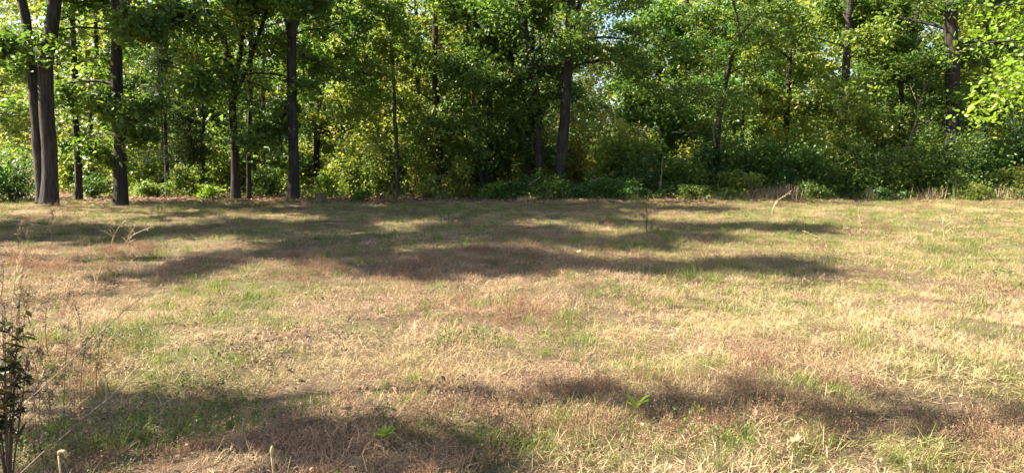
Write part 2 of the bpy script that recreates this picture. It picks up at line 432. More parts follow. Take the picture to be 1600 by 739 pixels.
# front row, from the left corner of the clearing to its right side
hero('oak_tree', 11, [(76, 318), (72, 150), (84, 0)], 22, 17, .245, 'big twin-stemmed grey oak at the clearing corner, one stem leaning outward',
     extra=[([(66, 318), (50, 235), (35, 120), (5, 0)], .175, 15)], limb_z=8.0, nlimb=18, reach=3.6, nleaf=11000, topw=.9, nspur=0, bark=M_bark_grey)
hero('oak_tree', 12, [(122, 310), (121, 200), (114, 60)], 25, 13, .12, 'slim dark straight tree standing between the twin-stemmed oak and a thicker trunk',
     limb_z=4.6, nlimb=12, reach=1.8, nleaf=2600)
hero('oak_tree', 13, [(150, 292), (141, 215), (150, 120)], 32, 12, .12, 'thin crooked trunk with bend, set back in the glowing yellow brush',
     limb_z=4.6, nlimb=12, reach=2.0, nleaf=4000, mat=M_yleaf)
hero('oak_tree', 14, [(188, 315), (187, 190), (182, 0)], 23, 16, .21, 'thick dark straight oak trunk with heavy dark foliage hanging beside it',
     limb_z=3.9, nlimb=22, reach=4.0, nleaf=21000, low_droop=.2, topw=.45)
hero('oak_tree', 15, [(368, 307), (366, 215), (365, 130), (352, 70), (318, 0)], 26, 12, .16, 'forked oak whose dark stem spreads into a fan of thin branches',
     extra=[([(366, 140), (372, 70), (368, 0)], .09, 12), ([(366, 150), (384, 95), (400, 40)], .08, 11)], limb_z=4.4, nlimb=20, reach=2.6, nleaf=5500, mat=M_yleaf, color=(.85, .95, .9, 1))
hero('oak_tree', 16, [(389, 305), (388, 240), (392, 150)], 27, 9, .085, 'thin dark sapling trunk close behind the forked oak', limb_z=3.6, nlimb=10, reach=1.6, nleaf=2800)
hero('oak_tree', 17, [(457, 308), (457, 170), (456, 60), (463, 0)], 25.5, 17, .20, 'tall dark oak with flared base standing next to the small stump',
     extra=[([(457, 80), (446, 30), (432, 0)], .12, 15)], limb_z=4.4, nlimb=22, reach=3.7, nleaf=16000, color=(.95, 1, .9, 1))
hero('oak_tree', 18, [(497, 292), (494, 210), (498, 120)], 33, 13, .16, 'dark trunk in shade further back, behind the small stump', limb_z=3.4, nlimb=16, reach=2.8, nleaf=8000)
hero('oak_tree', 19, [(620, 303), (622, 240), (616, 160)], 28, 8, .075, 'thin grey sapling trunk rising from brown leaf litter', limb_z=2.6, nlimb=12, reach=1.9, nleaf=5500, mat=M_yleaf, bark=M_bark_grey)
hero('oak_tree', 20, [(683, 292), (685, 220), (680, 110)], 30, 14, .15, 'dark trunk half hidden by leaves behind the leaf litter', limb_z=2.8, nlimb=20, reach=3.4, nleaf=12000, tshift=.1)
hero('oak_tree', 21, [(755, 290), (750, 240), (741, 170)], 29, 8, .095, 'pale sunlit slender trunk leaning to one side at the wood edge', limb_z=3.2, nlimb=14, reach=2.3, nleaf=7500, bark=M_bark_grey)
hero('oak_tree', 22, [(766, 290), (763, 150), (760, 0)], 31, 16, .155, 'straight dark trunk directly behind the pale leaning trunk', limb_z=3.2, nlimb=20, reach=3.4, nleaf=12000, tshift=.1)
hero('oak_tree', 23, [(798, 290), (796, 230), (800, 140)], 32, 11, .09, 'thin dark trunk between the straight dark tree and the leaning oak', limb_z=3.4, nlimb=12, reach=2.2, nleaf=4500, mat=M_yleaf)
hero('oak_tree', 24, [(847, 292), (840, 190), (833, 120), (817, 15)], 28, 15, .175, 'dark oak trunk leaning and curving away from its upright neighbour',
     limb_z=4.0, nlimb=20, reach=3.3, nleaf=13000)
hero('oak_tree', 25, [(829, 290), (826, 235), (830, 170)], 30, 12, .13, 'short visible dark trunk just behind the leaning oak', limb_z=3.2, nlimb=14, reach=2.6, nleaf=7000)
hero('oak_tree', 26, [(874, 300), (880, 180), (889, 60), (893, 10)], 27.5, 17, .225, 'tallest dark oak in the middle of the wood edge with a long side limb',
     extra=[([(889, 60), (905, 5)], .12, 14)], limb_z=5.0, nlimb=20, reach=3.6, nleaf=12000, nspur=2,
     limb_first=[((.3, 0, 5.0), .1, 3.6, .35, .06, .12)])
hero('oak_tree', 27, [(1030, 300), (1034, 200), (1030, 120)], 33, 8.6, .14, 'leafy oak hiding its trunk behind the low thicket', limb_z=1.6, nlimb=26, reach=3.8, nleaf=23000, color=(1, 1.08, 1, 1))
hero('oak_tree', 28, [(1118, 295), (1122, 200), (1138, 110), (1158, 50), (1192, 15)], 29.5, 11, .13, 'oak with crooked stem bending over above the thicket',
     extra=[([(1156, 55), (1150, 0)], .06, 10)], limb_z=3.4, nlimb=22, reach=3.0, nleaf=13000, tshift=.12)
hero('oak_tree', 29, [(1317, 300), (1318, 200), (1323, 100), (1333, 0)], 30, 16, .19, 'dark trunk with a slight bend rising out of the tall shrubs',
     limb_z=4.8, nlimb=20, reach=3.4, nleaf=12000, mat=M_yleaf, color=(.95, 1, .9, 1))
hero('oak_tree', 30, [(1490, 300), (1491, 150), (1491, 0)], 28.5, 18, .33, 'massive upright dark oak trunk above the shrubs with a bent side limb',
     limb_z=6.0, nlimb=20, reach=4.2, nleaf=12000, limb_first=[((-.2, 0, 5.2), 3.0, 2.4, .42, .07, .35)])
hero('oak_tree', 31, [(1541, 300), (1540, 160), (1546, 0)], 32, 13, .10, 'slender grey trunk beside the massive oak', limb_z=3.6, nlimb=18, reach=2.8, nleaf=10000, bark=M_bark_grey, mat=M_yleaf)
hero('oak_tree', 32, [(1225, 300), (1232, 150), (1240, 0)], 34, 15, .15, 'yellowing tree glowing behind the thicket between two dark trunks', limb_z=3.0, nlimb=24, reach=3.2, nleaf=16000, mat=M_yleaf, tshift=.05)
hero('oak_tree', 33, [(1405, 300), (1412, 190), (1400, 60)], 32.5, 14, .13, 'leafy oak filling the gap between the bent trunk and massive oak', limb_z=3.2, nlimb=24, reach=3.2, nleaf=14000)
hero('oak_tree', 34, [(575, 300), (570, 190), (572, 60)], 32, 14, .12, 'slim yellow-leaved tree behind the sunlit leaf litter', limb_z=2.2, nlimb=26, reach=3.0, nleaf=15000, mat=M_yleaf)

for k_, (u, Y, H, nl_, lab) in enumerate([(250, 31.5, 11, 8000, 'dusky leafy tree rising behind the dark feathery cedar'), (315, 34, 12, 6000, 'dusky tree just left of and behind the forked oak'), (530, 35, 13, 7000, 'dusky tree behind the bright yellow-green sapling')]):
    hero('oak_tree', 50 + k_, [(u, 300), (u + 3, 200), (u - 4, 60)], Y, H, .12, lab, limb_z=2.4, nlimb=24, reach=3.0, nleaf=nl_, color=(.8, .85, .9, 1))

# trees outside the picture whose shade lies across the grass
def plain_tree(name, seed, x, y, H, r, limb_z, reach, nleaf, label, **kw):
    rng = np.random.default_rng(seed + 500)
    ln = rng.normal(0, .35, 2)
    paths = [([np.array([0, 0, -.1]), np.array([ln[0]*.3, ln[1]*.3, H*.35]), np.array([ln[0], ln[1], H*.7]), np.array([ln[0]*1.2, ln[1], H])], r, .05)]
    return make_tree(name, seed, (x, y), paths, H, r, limb_z, kw.pop('nlimb', 20), reach, nleaf, label, **kw)
SHADE = [(-12.9, 11.4, 14.5, 1.9, 7.0, 17000), (-14.6, 14.6, 16, 2.2, 6.5, 17000), (-15.2, 17.8, 19, 2.4, 7.8, 20000), (-10.3, 5.15, 12.8, .5, 9.2, 480), (-17.6, 20.4, 18, 2.6, 8.8, 17000), (-8.9, 3.9, 7.2, .7, 4.4, 620), (-9.2, 5.35, 7.6, .3, 6.5, 500), (-18.8, 15.4, 11, 2.2, 4.0, 10000)]
SHL = ('broad third', 'broad second', 'outermost', 'tall slender', 'broad fourth', 'small closest', 'short slender', 'low broad')
for k_, (x, y, H, rc, lz, nl_) in enumerate(SHADE):
    plain_tree('oak_tree', 60 + k_, x, y, H, .2 if nl_ > 3000 else .06, lz, rc, nl_, SHL[k_] + ' oak past the left edge of the picture, shading the grass', nlimb=13, nspur=0,
               group='oaks outside the picture', leaf=.22 if nl_ > 3000 else .17, zsplit=30, split_limbs=False, spread=(.30, .24) if nl_ > 3000 else (.13, .11))

# leafy branch hanging in at the right edge: its maple stands outside the picture
rng = np.random.default_rng(77)
xb, yb = 10.05, 11.2
paths = [([np.array([0, 0, -.1]), np.array([.1, 0, 2.5]), np.array([-.1, .1, 5]), np.array([0, .2, 8])], .13, .03)]
make_tree('maple_tree', 77, (xb, yb), paths, 8, .13, 3.6, 9, 1.7, 5200, 'bright yellow-green maple branch hanging into the upper right corner', mat=M_bright, fine=True, leaf=.088, spread=(.20, .14), nspur=0,
          limb_first=[((0, 0, 3.5), 2.9, 2.6, .10, .04, .18), ((0, 0, 3.1), 3.0, 2.3, .05, .035, .22), ((0, 0, 4.0), 3.05, 2.2, .12, .035, .15), ((0, 0, 2.8), 2.75, 2.3, .02, .03, .2), ((0, 0, 3.3), 3.3, 2.0, .05, .03, .2)])

# trees deep in the wood: six built, the rest copies
rng = np.random.default_rng(5)
VAR = []
bgspots = []
def sunlane(x, y):            # the open lane through which the low sun reaches the brush at left
    s = x*math.cos(AZ) + y*math.sin(AZ)
    return x < -11 and 24 < s < 36
tries = 0
while len(bgspots) < 52 and tries < 6000:
    tries += 1
    y = rng.uniform(33.5, 74); x = rng.uniform(-.84, .84)*y
    if sunlane(x, y): continue
    if any((x - a)**2 + (y - b_)**2 < (2.6 + (y - 33)*.03)**2 for a, b_ in bgspots + HEROES): continue
    bgspots.append((x, y))
MARKS = [(-60, 'left of the twin-stemmed oak'), (70, 'between the twin-stemmed oak and the thick dark trunk'), (188, 'between the thick dark trunk and the forked oak'), (368, 'between the forked oak and the tall dark oak'),
         (457, 'between the tall dark oak and the grey sapling'), (620, 'between the grey sapling and the pale leaning trunk'), (752, 'between the pale leaning trunk and the leaning oak'), (846, 'between the leaning oak and the tallest middle oak'),
         (878, 'between the tallest middle oak and the crooked oak'), (1120, 'between the crooked oak and the bent trunk'), (1318, 'between the bent trunk and the massive oak'), (1490, 'right of the massive oak')]
def where(x, y):
    u = 800 + FPX*x/y; w_ = [m_ for a_, m_ in MARKS if u >= a_]; return w_[-1] if w_ else MARKS[0][1]
BGL = 'dark trunked tree deep in the wood behind the front row of oaks'
for k_, (x, y) in enumerate(bgspots):
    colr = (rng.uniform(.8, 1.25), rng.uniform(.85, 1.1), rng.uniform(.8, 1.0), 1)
    BGL = ('near', 'middle', 'far')[0 if y < 43 else 1 if y < 57 else 2] + '-distance forest tree ' + where(x, y)
    if k_ < 7:
        VAR.append(plain_tree('forest_tree', 100 + k_, x, y, rng.uniform(13, 17), rng.uniform(.11, .2), rng.uniform(1.8, 3.6), 3.6, 13000, BGL, group='trees deep in the wood',
                   mat=M_yleaf if k_ % 2 == 0 else M_leaf, leaf=.19, zsplit=11, split_limbs=False, nlimb=24))
    else:
        low_ = .55 if 925 < 800 + FPX*x/y < 1045 else 1.0      # lower trees below the gap in the canopy
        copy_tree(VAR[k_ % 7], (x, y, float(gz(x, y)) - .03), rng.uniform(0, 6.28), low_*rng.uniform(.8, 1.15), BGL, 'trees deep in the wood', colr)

# far wood that reads as one mass
fw = MB(); rng = np.random.default_rng(8)
nC = 3200; th = rng.uniform(-.86, .86, nC); yy = rng.uniform(78, 92, nC); zz = rng.uniform(0, 1, nC)**1.4*22
zz = np.where((th > .125) & (th < .21), zz*.55, zz); cc = np.stack([th*yy, yy, zz + gz(th*yy, yy)], 1)
C = np.repeat(cc, 34, 0); C = C + rng.normal(size=C.shape)*np.array([1.1, 1.1, .6])
leaves(fw, C, .6, rng, tint=np.stack([np.clip(rng.normal(.45, .22, len(C)), 0, 1), rng.uniform(0, 1, len(C)), rng.uniform(0, 1, len(C))], 1))
obj('far_wood', fw.mesh('far_wood', M_yleaf), label='mass of distant foliage closing the view through the trunks', cat='woodland', kind='stuff')

# ------------------------------------------------------------------ shrubs and saplings
def make_shrub(name, seed, loc, w, h, nleaf, label, mat, leaf=.11, stems=6, group=None, color=(1, 1, 1, 1), tshift=0., bark=None, low=.08):
    rng = np.random.default_rng(seed); e = empty(name, loc, label, 'shrub', group)
    sp = []
    for k in range(stems):
        a = rng.uniform(0, 6.28); rr = rng.uniform(.15, 1)*w*.5; hh = h*rng.uniform(.55, 1.0)
        ctrl = [np.array([rng.normal(0, .12), rng.normal(0, .12), -.05]), np.array([math.cos(a)*rr*.45, math.sin(a)*rr*.45, hh*.5]), np.array([math.cos(a)*rr, math.sin(a)*rr, hh])]
        P = smooth_path(ctrl, 9); mb = MB(); tube(mb, P, np.linspace(.022, .005, 9), 5)
        for q in range(5):
            u = rng.uniform(.2, 1); b0 = P[int(u*8)]; d = unit(rng.normal(size=3)*np.array([1, 1, .35]) + np.array([0, 0, .15])); L = w*.22*rng.uniform(.5, 1.2)
            Q = b0 + d*np.linspace(0, L, 4)[:, None]; tube(mb, Q, np.linspace(.008, .003, 4), 4); sp += [Q[1], Q[2], Q[3]]
        sp += list(P[2:])
        obj('stem', mb.mesh('stem', bark or M_bark, True), e)
    sp = np.array(sp); per = rng.multinomial(nleaf, np.ones(len(sp))/len(sp)); per = (per*np.clip(rng.lognormal(-.2, .65, len(per)), .1, 3.5)).astype(int)
    C = np.repeat(sp, per, 0); C = C + rng.normal(size=C.shape)*np.array([w*.085, w*.085, h*.06])
    sk_ = int(len(C)*.18); a_ = rng.uniform(0, 6.28, sk_); r_ = w*.55*np.sqrt(rng.uniform(0, 1, sk_)); C = np.concatenate([C, np.stack([r_*np.cos(a_), r_*np.sin(a_), h*.35*rng.uniform(0, 1, sk_)**1.3], 1)])   # low skirt
    C = C[C[:, 2] > low]; n = len(C)
    cl = fbm(C[:, 0] + seed, C[:, 2] - C[:, 1], .8, seed)
    t = np.clip(.2 + tshift + .8*(cl - .4) + rng.normal(0, .15, n), 0, 1)
    m = MB(); leaves(m, C, leaf, rng, tint=np.stack([t, rng.uniform(0, 1, n), rng.uniform(0, 1, n)], 1))
    f = obj('foliage', m.mesh('foliage', mat), e); f.color = color
    return e

def G(u, Y, dz=-.02):
    x = px(u, 300, Y)[0]; return (float(x), float(Y), float(gz(x, Y)) + dz)

# tall thicket on the right: (u, Y, width, height, look)
TH = [(1010, 29.0, 2.6, 2.4, 'light green shrub at the centre end of the right thicket'),
      (1065, 28.2, 2.4, 2.0, 'sprawling shrub with dark gap beneath, beside pale stems'),
      (1110, 29.5, 2.8, 3.0, 'tall loose shrub below the crooked oak stem'),
      (1150, 27.8, 2.4, 1.7, 'low dark shrub with shadowed hollow in the thicket'),
      (1195, 28.8, 2.8, 3.0, 'tall green shrub behind the brown weed clump'),
      (1245, 28.0, 2.6, 2.6, 'dense dark green shrub left of the bent trunk'),
      (1292, 28.4, 2.8, 2.9, 'dense rounded shrub hiding the foot of the bent trunk'),
      (1345, 27.8, 2.8, 2.7, 'broad dark green shrub right of the bent trunk'),
      (1395, 28.4, 2.8, 3.0, 'tall dark shrub midway between bent trunk and massive oak'),
      (1440, 27.6, 2.6, 2.6, 'dark green shrub at the left foot of the massive oak'),
      (1492, 27.4, 2.8, 3.0, 'shrub covering the foot of the massive oak trunk'),
      (1545, 27.8, 2.6, 3.1, 'tall shrub to the right of the massive oak'),
      (1598, 27.6, 2.8, 3.4, 'tall shrub at the right end of the thicket')]
rngT = np.random.default_rng(19)
for k_, (u, Y, w_, h_, lab) in enumerate(TH):
    make_shrub('shrub', 200 + k_, G(u, Y + rngT.uniform(-1.2, .9)), w_*rngT.uniform(.8, 1.15), h_*rngT.uniform(.7, 1.15), int(5200*rngT.uniform(.6, 1.1)), lab, (M_dleaf, M_leaf, M_dleaf, M_yleaf, M_dleaf)[k_ % 5], rngT.uniform(.10, .155), 9,
               'shrubs of the right thicket', color=((1, 1, 1, 1), (1.25, 1.15, 1, 1), (.9, 1, 1, 1))[(k_*7) % 3], tshift=rngT.uniform(-.1, .25), low=.03)
make_shrub('shrub', 230, G(1572, 26.0), 1.9, 1.35, 3200, 'yellow-brown turning shrub in front of the thicket near the right edge', M_yleaf, .12, 7, tshift=.25)
make_shrub('shrub', 231, G(1650, 26.6), 2.4, 3.0, 5000, 'dark shrub cut by the right edge of the picture', M_dleaf, .115, 8)
# low bushes along the middle of the edge
LO = [(775, 27.0, 1.8, .75, 'low leafy bush at the left end of the middle undergrowth'), (822, 27.2, 1.7, .9, 'low bush at the foot of the leaning oak'),
      (868, 26.8, 1.8, .7, 'low dark bush at the foot of the tallest middle oak'), (915, 27.0, 1.9, .85, 'low bush just right of the tallest middle oak'),
      (958, 27.2, 2.0, .95, 'low spreading bush midway between middle oak and thicket'), (990, 26.6, 1.6, .6, 'small bush in front of the thicket’s light green end')]
for k_, (u, Y, w_, h_, lab) in enumerate(LO):
    make_shrub('bush', 240 + k_, G(u, Y), w_, h_, 2800, lab, M_dleaf if k_ % 2 else M_leaf, .10, 7, 'low bushes at the middle of the wood edge', color=(1.15, 1.2, 1, 1))
for k_, (u, Y, w_, h_, lab) in enumerate([(560, 25.2, 1.0, .45, 'low scrubby bush on the leaf litter edge right of the stump'), (905, 25.6, 1.2, .5, 'low bush spilling onto the grass below the tallest middle oak'), (1085, 25.4, 1.3, .6, 'low bush spilling onto the grass before the crooked oak'),
        (1275, 25.4, 1.5, .8, 'low bush pushing into the field before the bent trunk'), (1390, 25.2, 1.2, .55, 'low bush pushing into the field left of the massive oak'), (1525, 25.0, 1.3, .7, 'low bush pushing into the field right of the massive oak')]):
    make_shrub('bush', 250 + k_, G(u, Y), w_, h_, 1300, lab, (M_leaf, M_dleaf, M_yleaf)[k_ % 3], .09, 6)
# bright small bushes and saplings on the left and middle
BR = [(322, 26.6, .9, .55, M_bright, 'small glowing yellow-green bush left of the forked oak'), (516, 27.5, 1.3, 1.15, M_bright, 'bright yellow-green sapling right of the small stump'),
      (838, 27.6, 1.0, 1.2, M_bright, 'bright green leafy sprig in front of the leaning oak'), (668, 27.4, 1.1, .9, M_yleaf, 'pale green bush over the leaf litter'),
      (595, 28.5, 1.9, 2.7, M_yleaf, 'yellow-leaved sapling with leaves in tiers above leaf litter'), (660, 29.0, 1.8, 2.5, M_yleaf, 'olive-yellow sapling behind the leaf litter'),
      (715, 28.2, 1.6, 1.9, M_yleaf, 'leafy sapling left of the pale leaning trunk'), (545, 29.2, 1.6, 2.2, M_yleaf, 'sapling between stump and yellow-leaved sapling'),
      (25, 24.5, 2.2, 1.9, M_dleaf, 'shadowy shrub at the left edge beside the twin-stemmed oak'), (-35, 24, 2.4, 2.2, M_dleaf, 'dark shrub cut by the left edge of the picture'),
      (145, 27.5, 1.5, 1.1, M_dleaf, 'low dark shrub between the slim tree and the thick trunk'), (235, 27.2, 1.6, .9, M_leaf, 'low leafy shrub right of the thick dark trunk'),
      (420, 28.0, 1.6, 1.3, M_leaf, 'shrub in the gap between forked oak and tall dark oak'), (290, 29.0, 1.5, 1.4, M_leaf, 'shrub below the dark cedar')]
for k_, (u, Y, w_, h_, mt, lab) in enumerate(BR):
    make_shrub('shrub', 260 + k_, G(u, Y), w_, h_, 1500 if h_ > 1.2 else 1000, lab, mt, .125, 6, tshift=.1)
# understorey deep in the wood: four built, the rest copies
rng = np.random.default_rng(31); US = []; k_ = 0
UL = 'loose brush growing between trunks deep in the wood'
for y0, n_ in ((30.5, 12), (33, 14), (37, 16), (42, 16), (50, 18), (60, 18)):
    for q in range(n_):
        y = y0 + rng.uniform(-1.5, 2.5); x = (-.80 + 1.6*(q + rng.uniform(.2, .8))/n_)*y
        colr = (rng.uniform(.9, 1.3), rng.uniform(.9, 1.15), .9, 1)
        UL = {30.5: 'nearest', 33: 'near', 37: 'inner', 42: 'deep', 50: 'far', 60: 'farthest'}[y0] + ' wood brush ' + where(x, y)
        loc = (x, y, float(gz(x, y)) - .03)
        if k_ < 5: US.append(make_shrub('brush', 300 + k_, loc, 3.0, 2.4 + .35*k_, 4200, UL, M_yleaf if k_ != 3 else M_leaf, .15, 8, 'brush deep in the wood', tshift=-.05 + .05*k_))
        else: copy_tree(US[k_ % 5], loc, rng.uniform(0, 6.28), rng.uniform(.75, 1.25), UL, 'brush deep in the wood', colr)
        k_ += 1

# red cedar among the oaks at left
def cedar(seed, loc, H, w, label):
    rng = np.random.default_rng(seed); e = empty('cedar_tree', loc, label, 'tree')
    t = MB(); tube(t, [(0, 0, -.1), (.05, 0, H*.5), (0, .05, H)], [.1, .06, .01], 7); C = []
    for q in range(70):
        z = .5 + (H - .6)*rng.uniform(0, 1); a = rng.uniform(0, 6.28); L = w*(1 - (z/H)**1.3)*rng.uniform(.6, 1.1) + .1
        P = np.array([0, 0, z]) + np.array([math.cos(a), math.sin(a), .15])*np.linspace(0, L, 6)[:, None]; P[:, 2] -= .25*L*np.linspace(0, 1, 6)**2
        tube(t, P, np.linspace(.018, .004, 6), 4); C += list(P[1:])
    C = np.repeat(np.array(C), 38, 0); C = C + rng.normal(size=C.shape)*np.array([.14, .14, .07]); m = MB()
    leaves(m, C, .085, rng, aspect=.28, droop=.0); obj('trunk', t.mesh('trunk', M_bark, True), e); obj('crown', m.mesh('crown', M_cedar), e)
cedar(41, G(262, 28.0), 6.6, 1.9, 'dark feathery cedar between the thick trunk and forked oak')
cedar(42, G(300, 31.5), 4.6, 1.2, 'smaller dusky cedar just left of the forked oak, further back')

# stump, dead leaning poles, fallen branches
def stump(loc):
    rng = np.random.default_rng(3); e = empty('tree_stump', loc, 'small weathered tree stump on the grass edge beside the tall dark oak', 'stump')
    m = MB(); z = np.array([-.05, .02, .10, .22, .30]); r = np.array([.27, .22, .18, .165, .16])
    tube(m, np.stack([z*.06, z*0, z], 1), r, 14, ridge=.12, rng=rng, cap=False); obj('bark', m.mesh('bark', M_stump, True), e)
    c = MB(); a = np.linspace(0, 6.283, 14, endpoint=False); rr = .15*(1 + .08*rng.uniform(-1, 1, 14))
    V = np.concatenate([np.stack([.018 + rr*np.cos(a), rr*np.sin(a), .285 + .02*rng.uniform(-1, 1, 14)], 1), [[.018, 0, .27]]])
    c.add(V, np.stack([np.arange(14), (np.arange(14) + 1) % 14, np.full(14, 14)], 1)); obj('cut_top', c.mesh('cut_top', M_stump), e)
stump(G(500, 24.2))
def pole(name, p0, p1, r, label, cat, mat=M_bark_pale, seed=0, twigs=3):
    rng = np.random.default_rng(seed); p0, p1 = np.array(p0, float), np.array(p1, float); n = 9; t = np.linspace(0, 1, n)[:, None]
    P = (p0*(1 - t) + p1*t); P[1:-1] += rng.normal(0, .012*np.linalg.norm(p1 - p0), (n - 2, 3)); P = P - p0
    m = MB(); tube(m, P, np.linspace(r, r*.35, n), 7, ridge=.1, rng=rng)
    for q in range(twigs):
        i0 = rng.integers(3, 8); d = unit(unit(p1 - p0) + rng.normal(0, .5, 3)); L = np.linalg.norm(p1 - p0)*rng.uniform(.1, .25)
        tube(m, P[i0] + d*np.linspace(0, L, 4)[:, None], np.linspace(r*.4, r*.12, 4), 5)
    obj(name, m.mesh(name, mat, True), None, tuple(p0), label, cat)
pole('dead_pole', px(1412, 275, 28.6), px(1452, 100, 29.2), .055, 'pale dead pole leaning through the leaves beside the massive oak', 'branch', seed=1)
pole('dead_branch', px(826, 290, 26.4), px(845, 276, 26.6), .03, 'short pale dead branch lying over the low bush by the leaning oak', 'branch', seed=2, twigs=1)
pole('dead_branch', px(925, 283, 26.2) , px(955, 272, 26.9), .02, 'thin pale dead twig sticking out of the middle bushes', 'branch', seed=3, twigs=1)
pole('dead_branch', px(1050, 208, 27.6), px(1088, 205, 28.0), .03, 'pale horizontal dead branch caught in the light green shrub', 'branch', seed=4, twigs=1)
pole('dead_snag', px(1032, 292, 27.2), px(1036, 245, 27.4), .045, 'short pale broken snag standing in the low thicket', 'snag', seed=5, twigs=0)
pole('dead_snag', px(1117, 230, 28.4), px(1113, 190, 28.6), .045, 'pale broken stem lit by sun beneath the crooked oak', 'snag', seed=6, twigs=0)

# ------------------------------------------------------------------ leaf litter and seedlings under the trees
rng = np.random.default_rng(21)
n = 34000; y = 22 + 22*rng.uniform(0, 1, n)**1.4; x = rng.uniform(-.82, .82, n)*y
keep = (y + 5*(fbm(x, y, 3.0, 9) - .5)) > 23.6; x, y = x[keep], y[keep]
m = MB(); C = np.stack([x, y, gz(x, y) + rng.uniform(.01, .07, len(x))], 1)
leaves(m, C, .13, rng, up=2.2, droop=0, tint=np.stack([np.clip(rng.normal(.5, .25, len(x)), 0, 1), rng.uniform(0, 1, len(x)), rng.uniform(0, 1, len(x))], 1))
obj('leaf_litter', m.mesh('leaf_litter', M_brownleaf), label='brown fallen leaves covering the ground under the trees', cat='leaf litter', kind='stuff')
n = 2600; y = 25.5 + 16*rng.uniform(0, 1, n)**1.3; x = rng.uniform(-.8, .8, n)*y
keep = fbm(x, y, 2.4, 13) > .46 + .1*(y < 27)*(x < 0); x, y = x[keep], y[keep]
h = rng.uniform(.1, .55, len(x)); C = np.repeat(np.stack([x, y, gz(x, y)], 1), 16, 0); hh = np.repeat(h, 16)
C[:, 2] += hh*rng.uniform(.2, 1, len(C)); C[:, :2] += rng.normal(0, .16, (len(C), 2))
m = MB(); leaves(m, C, .10, rng, tint=np.stack([np.clip(rng.normal(.45, .25, len(C)), 0, 1), rng.uniform(0, 1, len(C)), rng.uniform(0, 1, len(C))], 1))
obj('undergrowth', m.mesh('undergrowth', M_leaf), label='knee-high seedlings and ground plants under the trees', cat='undergrowth', kind='stuff')

# ------------------------------------------------------------------ grass
def blade(mb, base, az, h, lean, curl, w, rng, tint, seg=3):
    t = np.linspace(0, 1, seg + 1); d = np.array([math.cos(az), math.sin(az), 0]); s = np.array([-d[1], d[0], 0])
    th = lean + curl*t; step = h/seg
    r = np.concatenate([[0], np.cumsum(np.sin(th[:-1])*step)]); z = np.concatenate([[0], np.cumsum(np.cos(th[:-1])*step)])
    P = base + d*r[:, None]; P[:, 2] += np.maximum(z, .004)
    tw = rng.uniform(-.6, .6); sv = s*math.cos(tw) + np.array([0, 0, math.sin(tw)])
    ww = w*np.array([.8, 1, .75, .0])[:seg + 1] if seg == 3 else w*np.linspace(1, 0, seg + 1)
    L, R = P[:-1] - sv*ww[:-1, None]*.5, P[:-1] + sv*ww[:-1, None]*.5
    V = np.concatenate([L, R, P[-1:]]); f4 = [(i, seg + i, seg + i + 1, i + 1) for i in range(seg - 1)]; f3 = [(seg - 1, 2*seg - 1, 2*seg)]
    mb.add(V, f3, f4, tint)
    return P

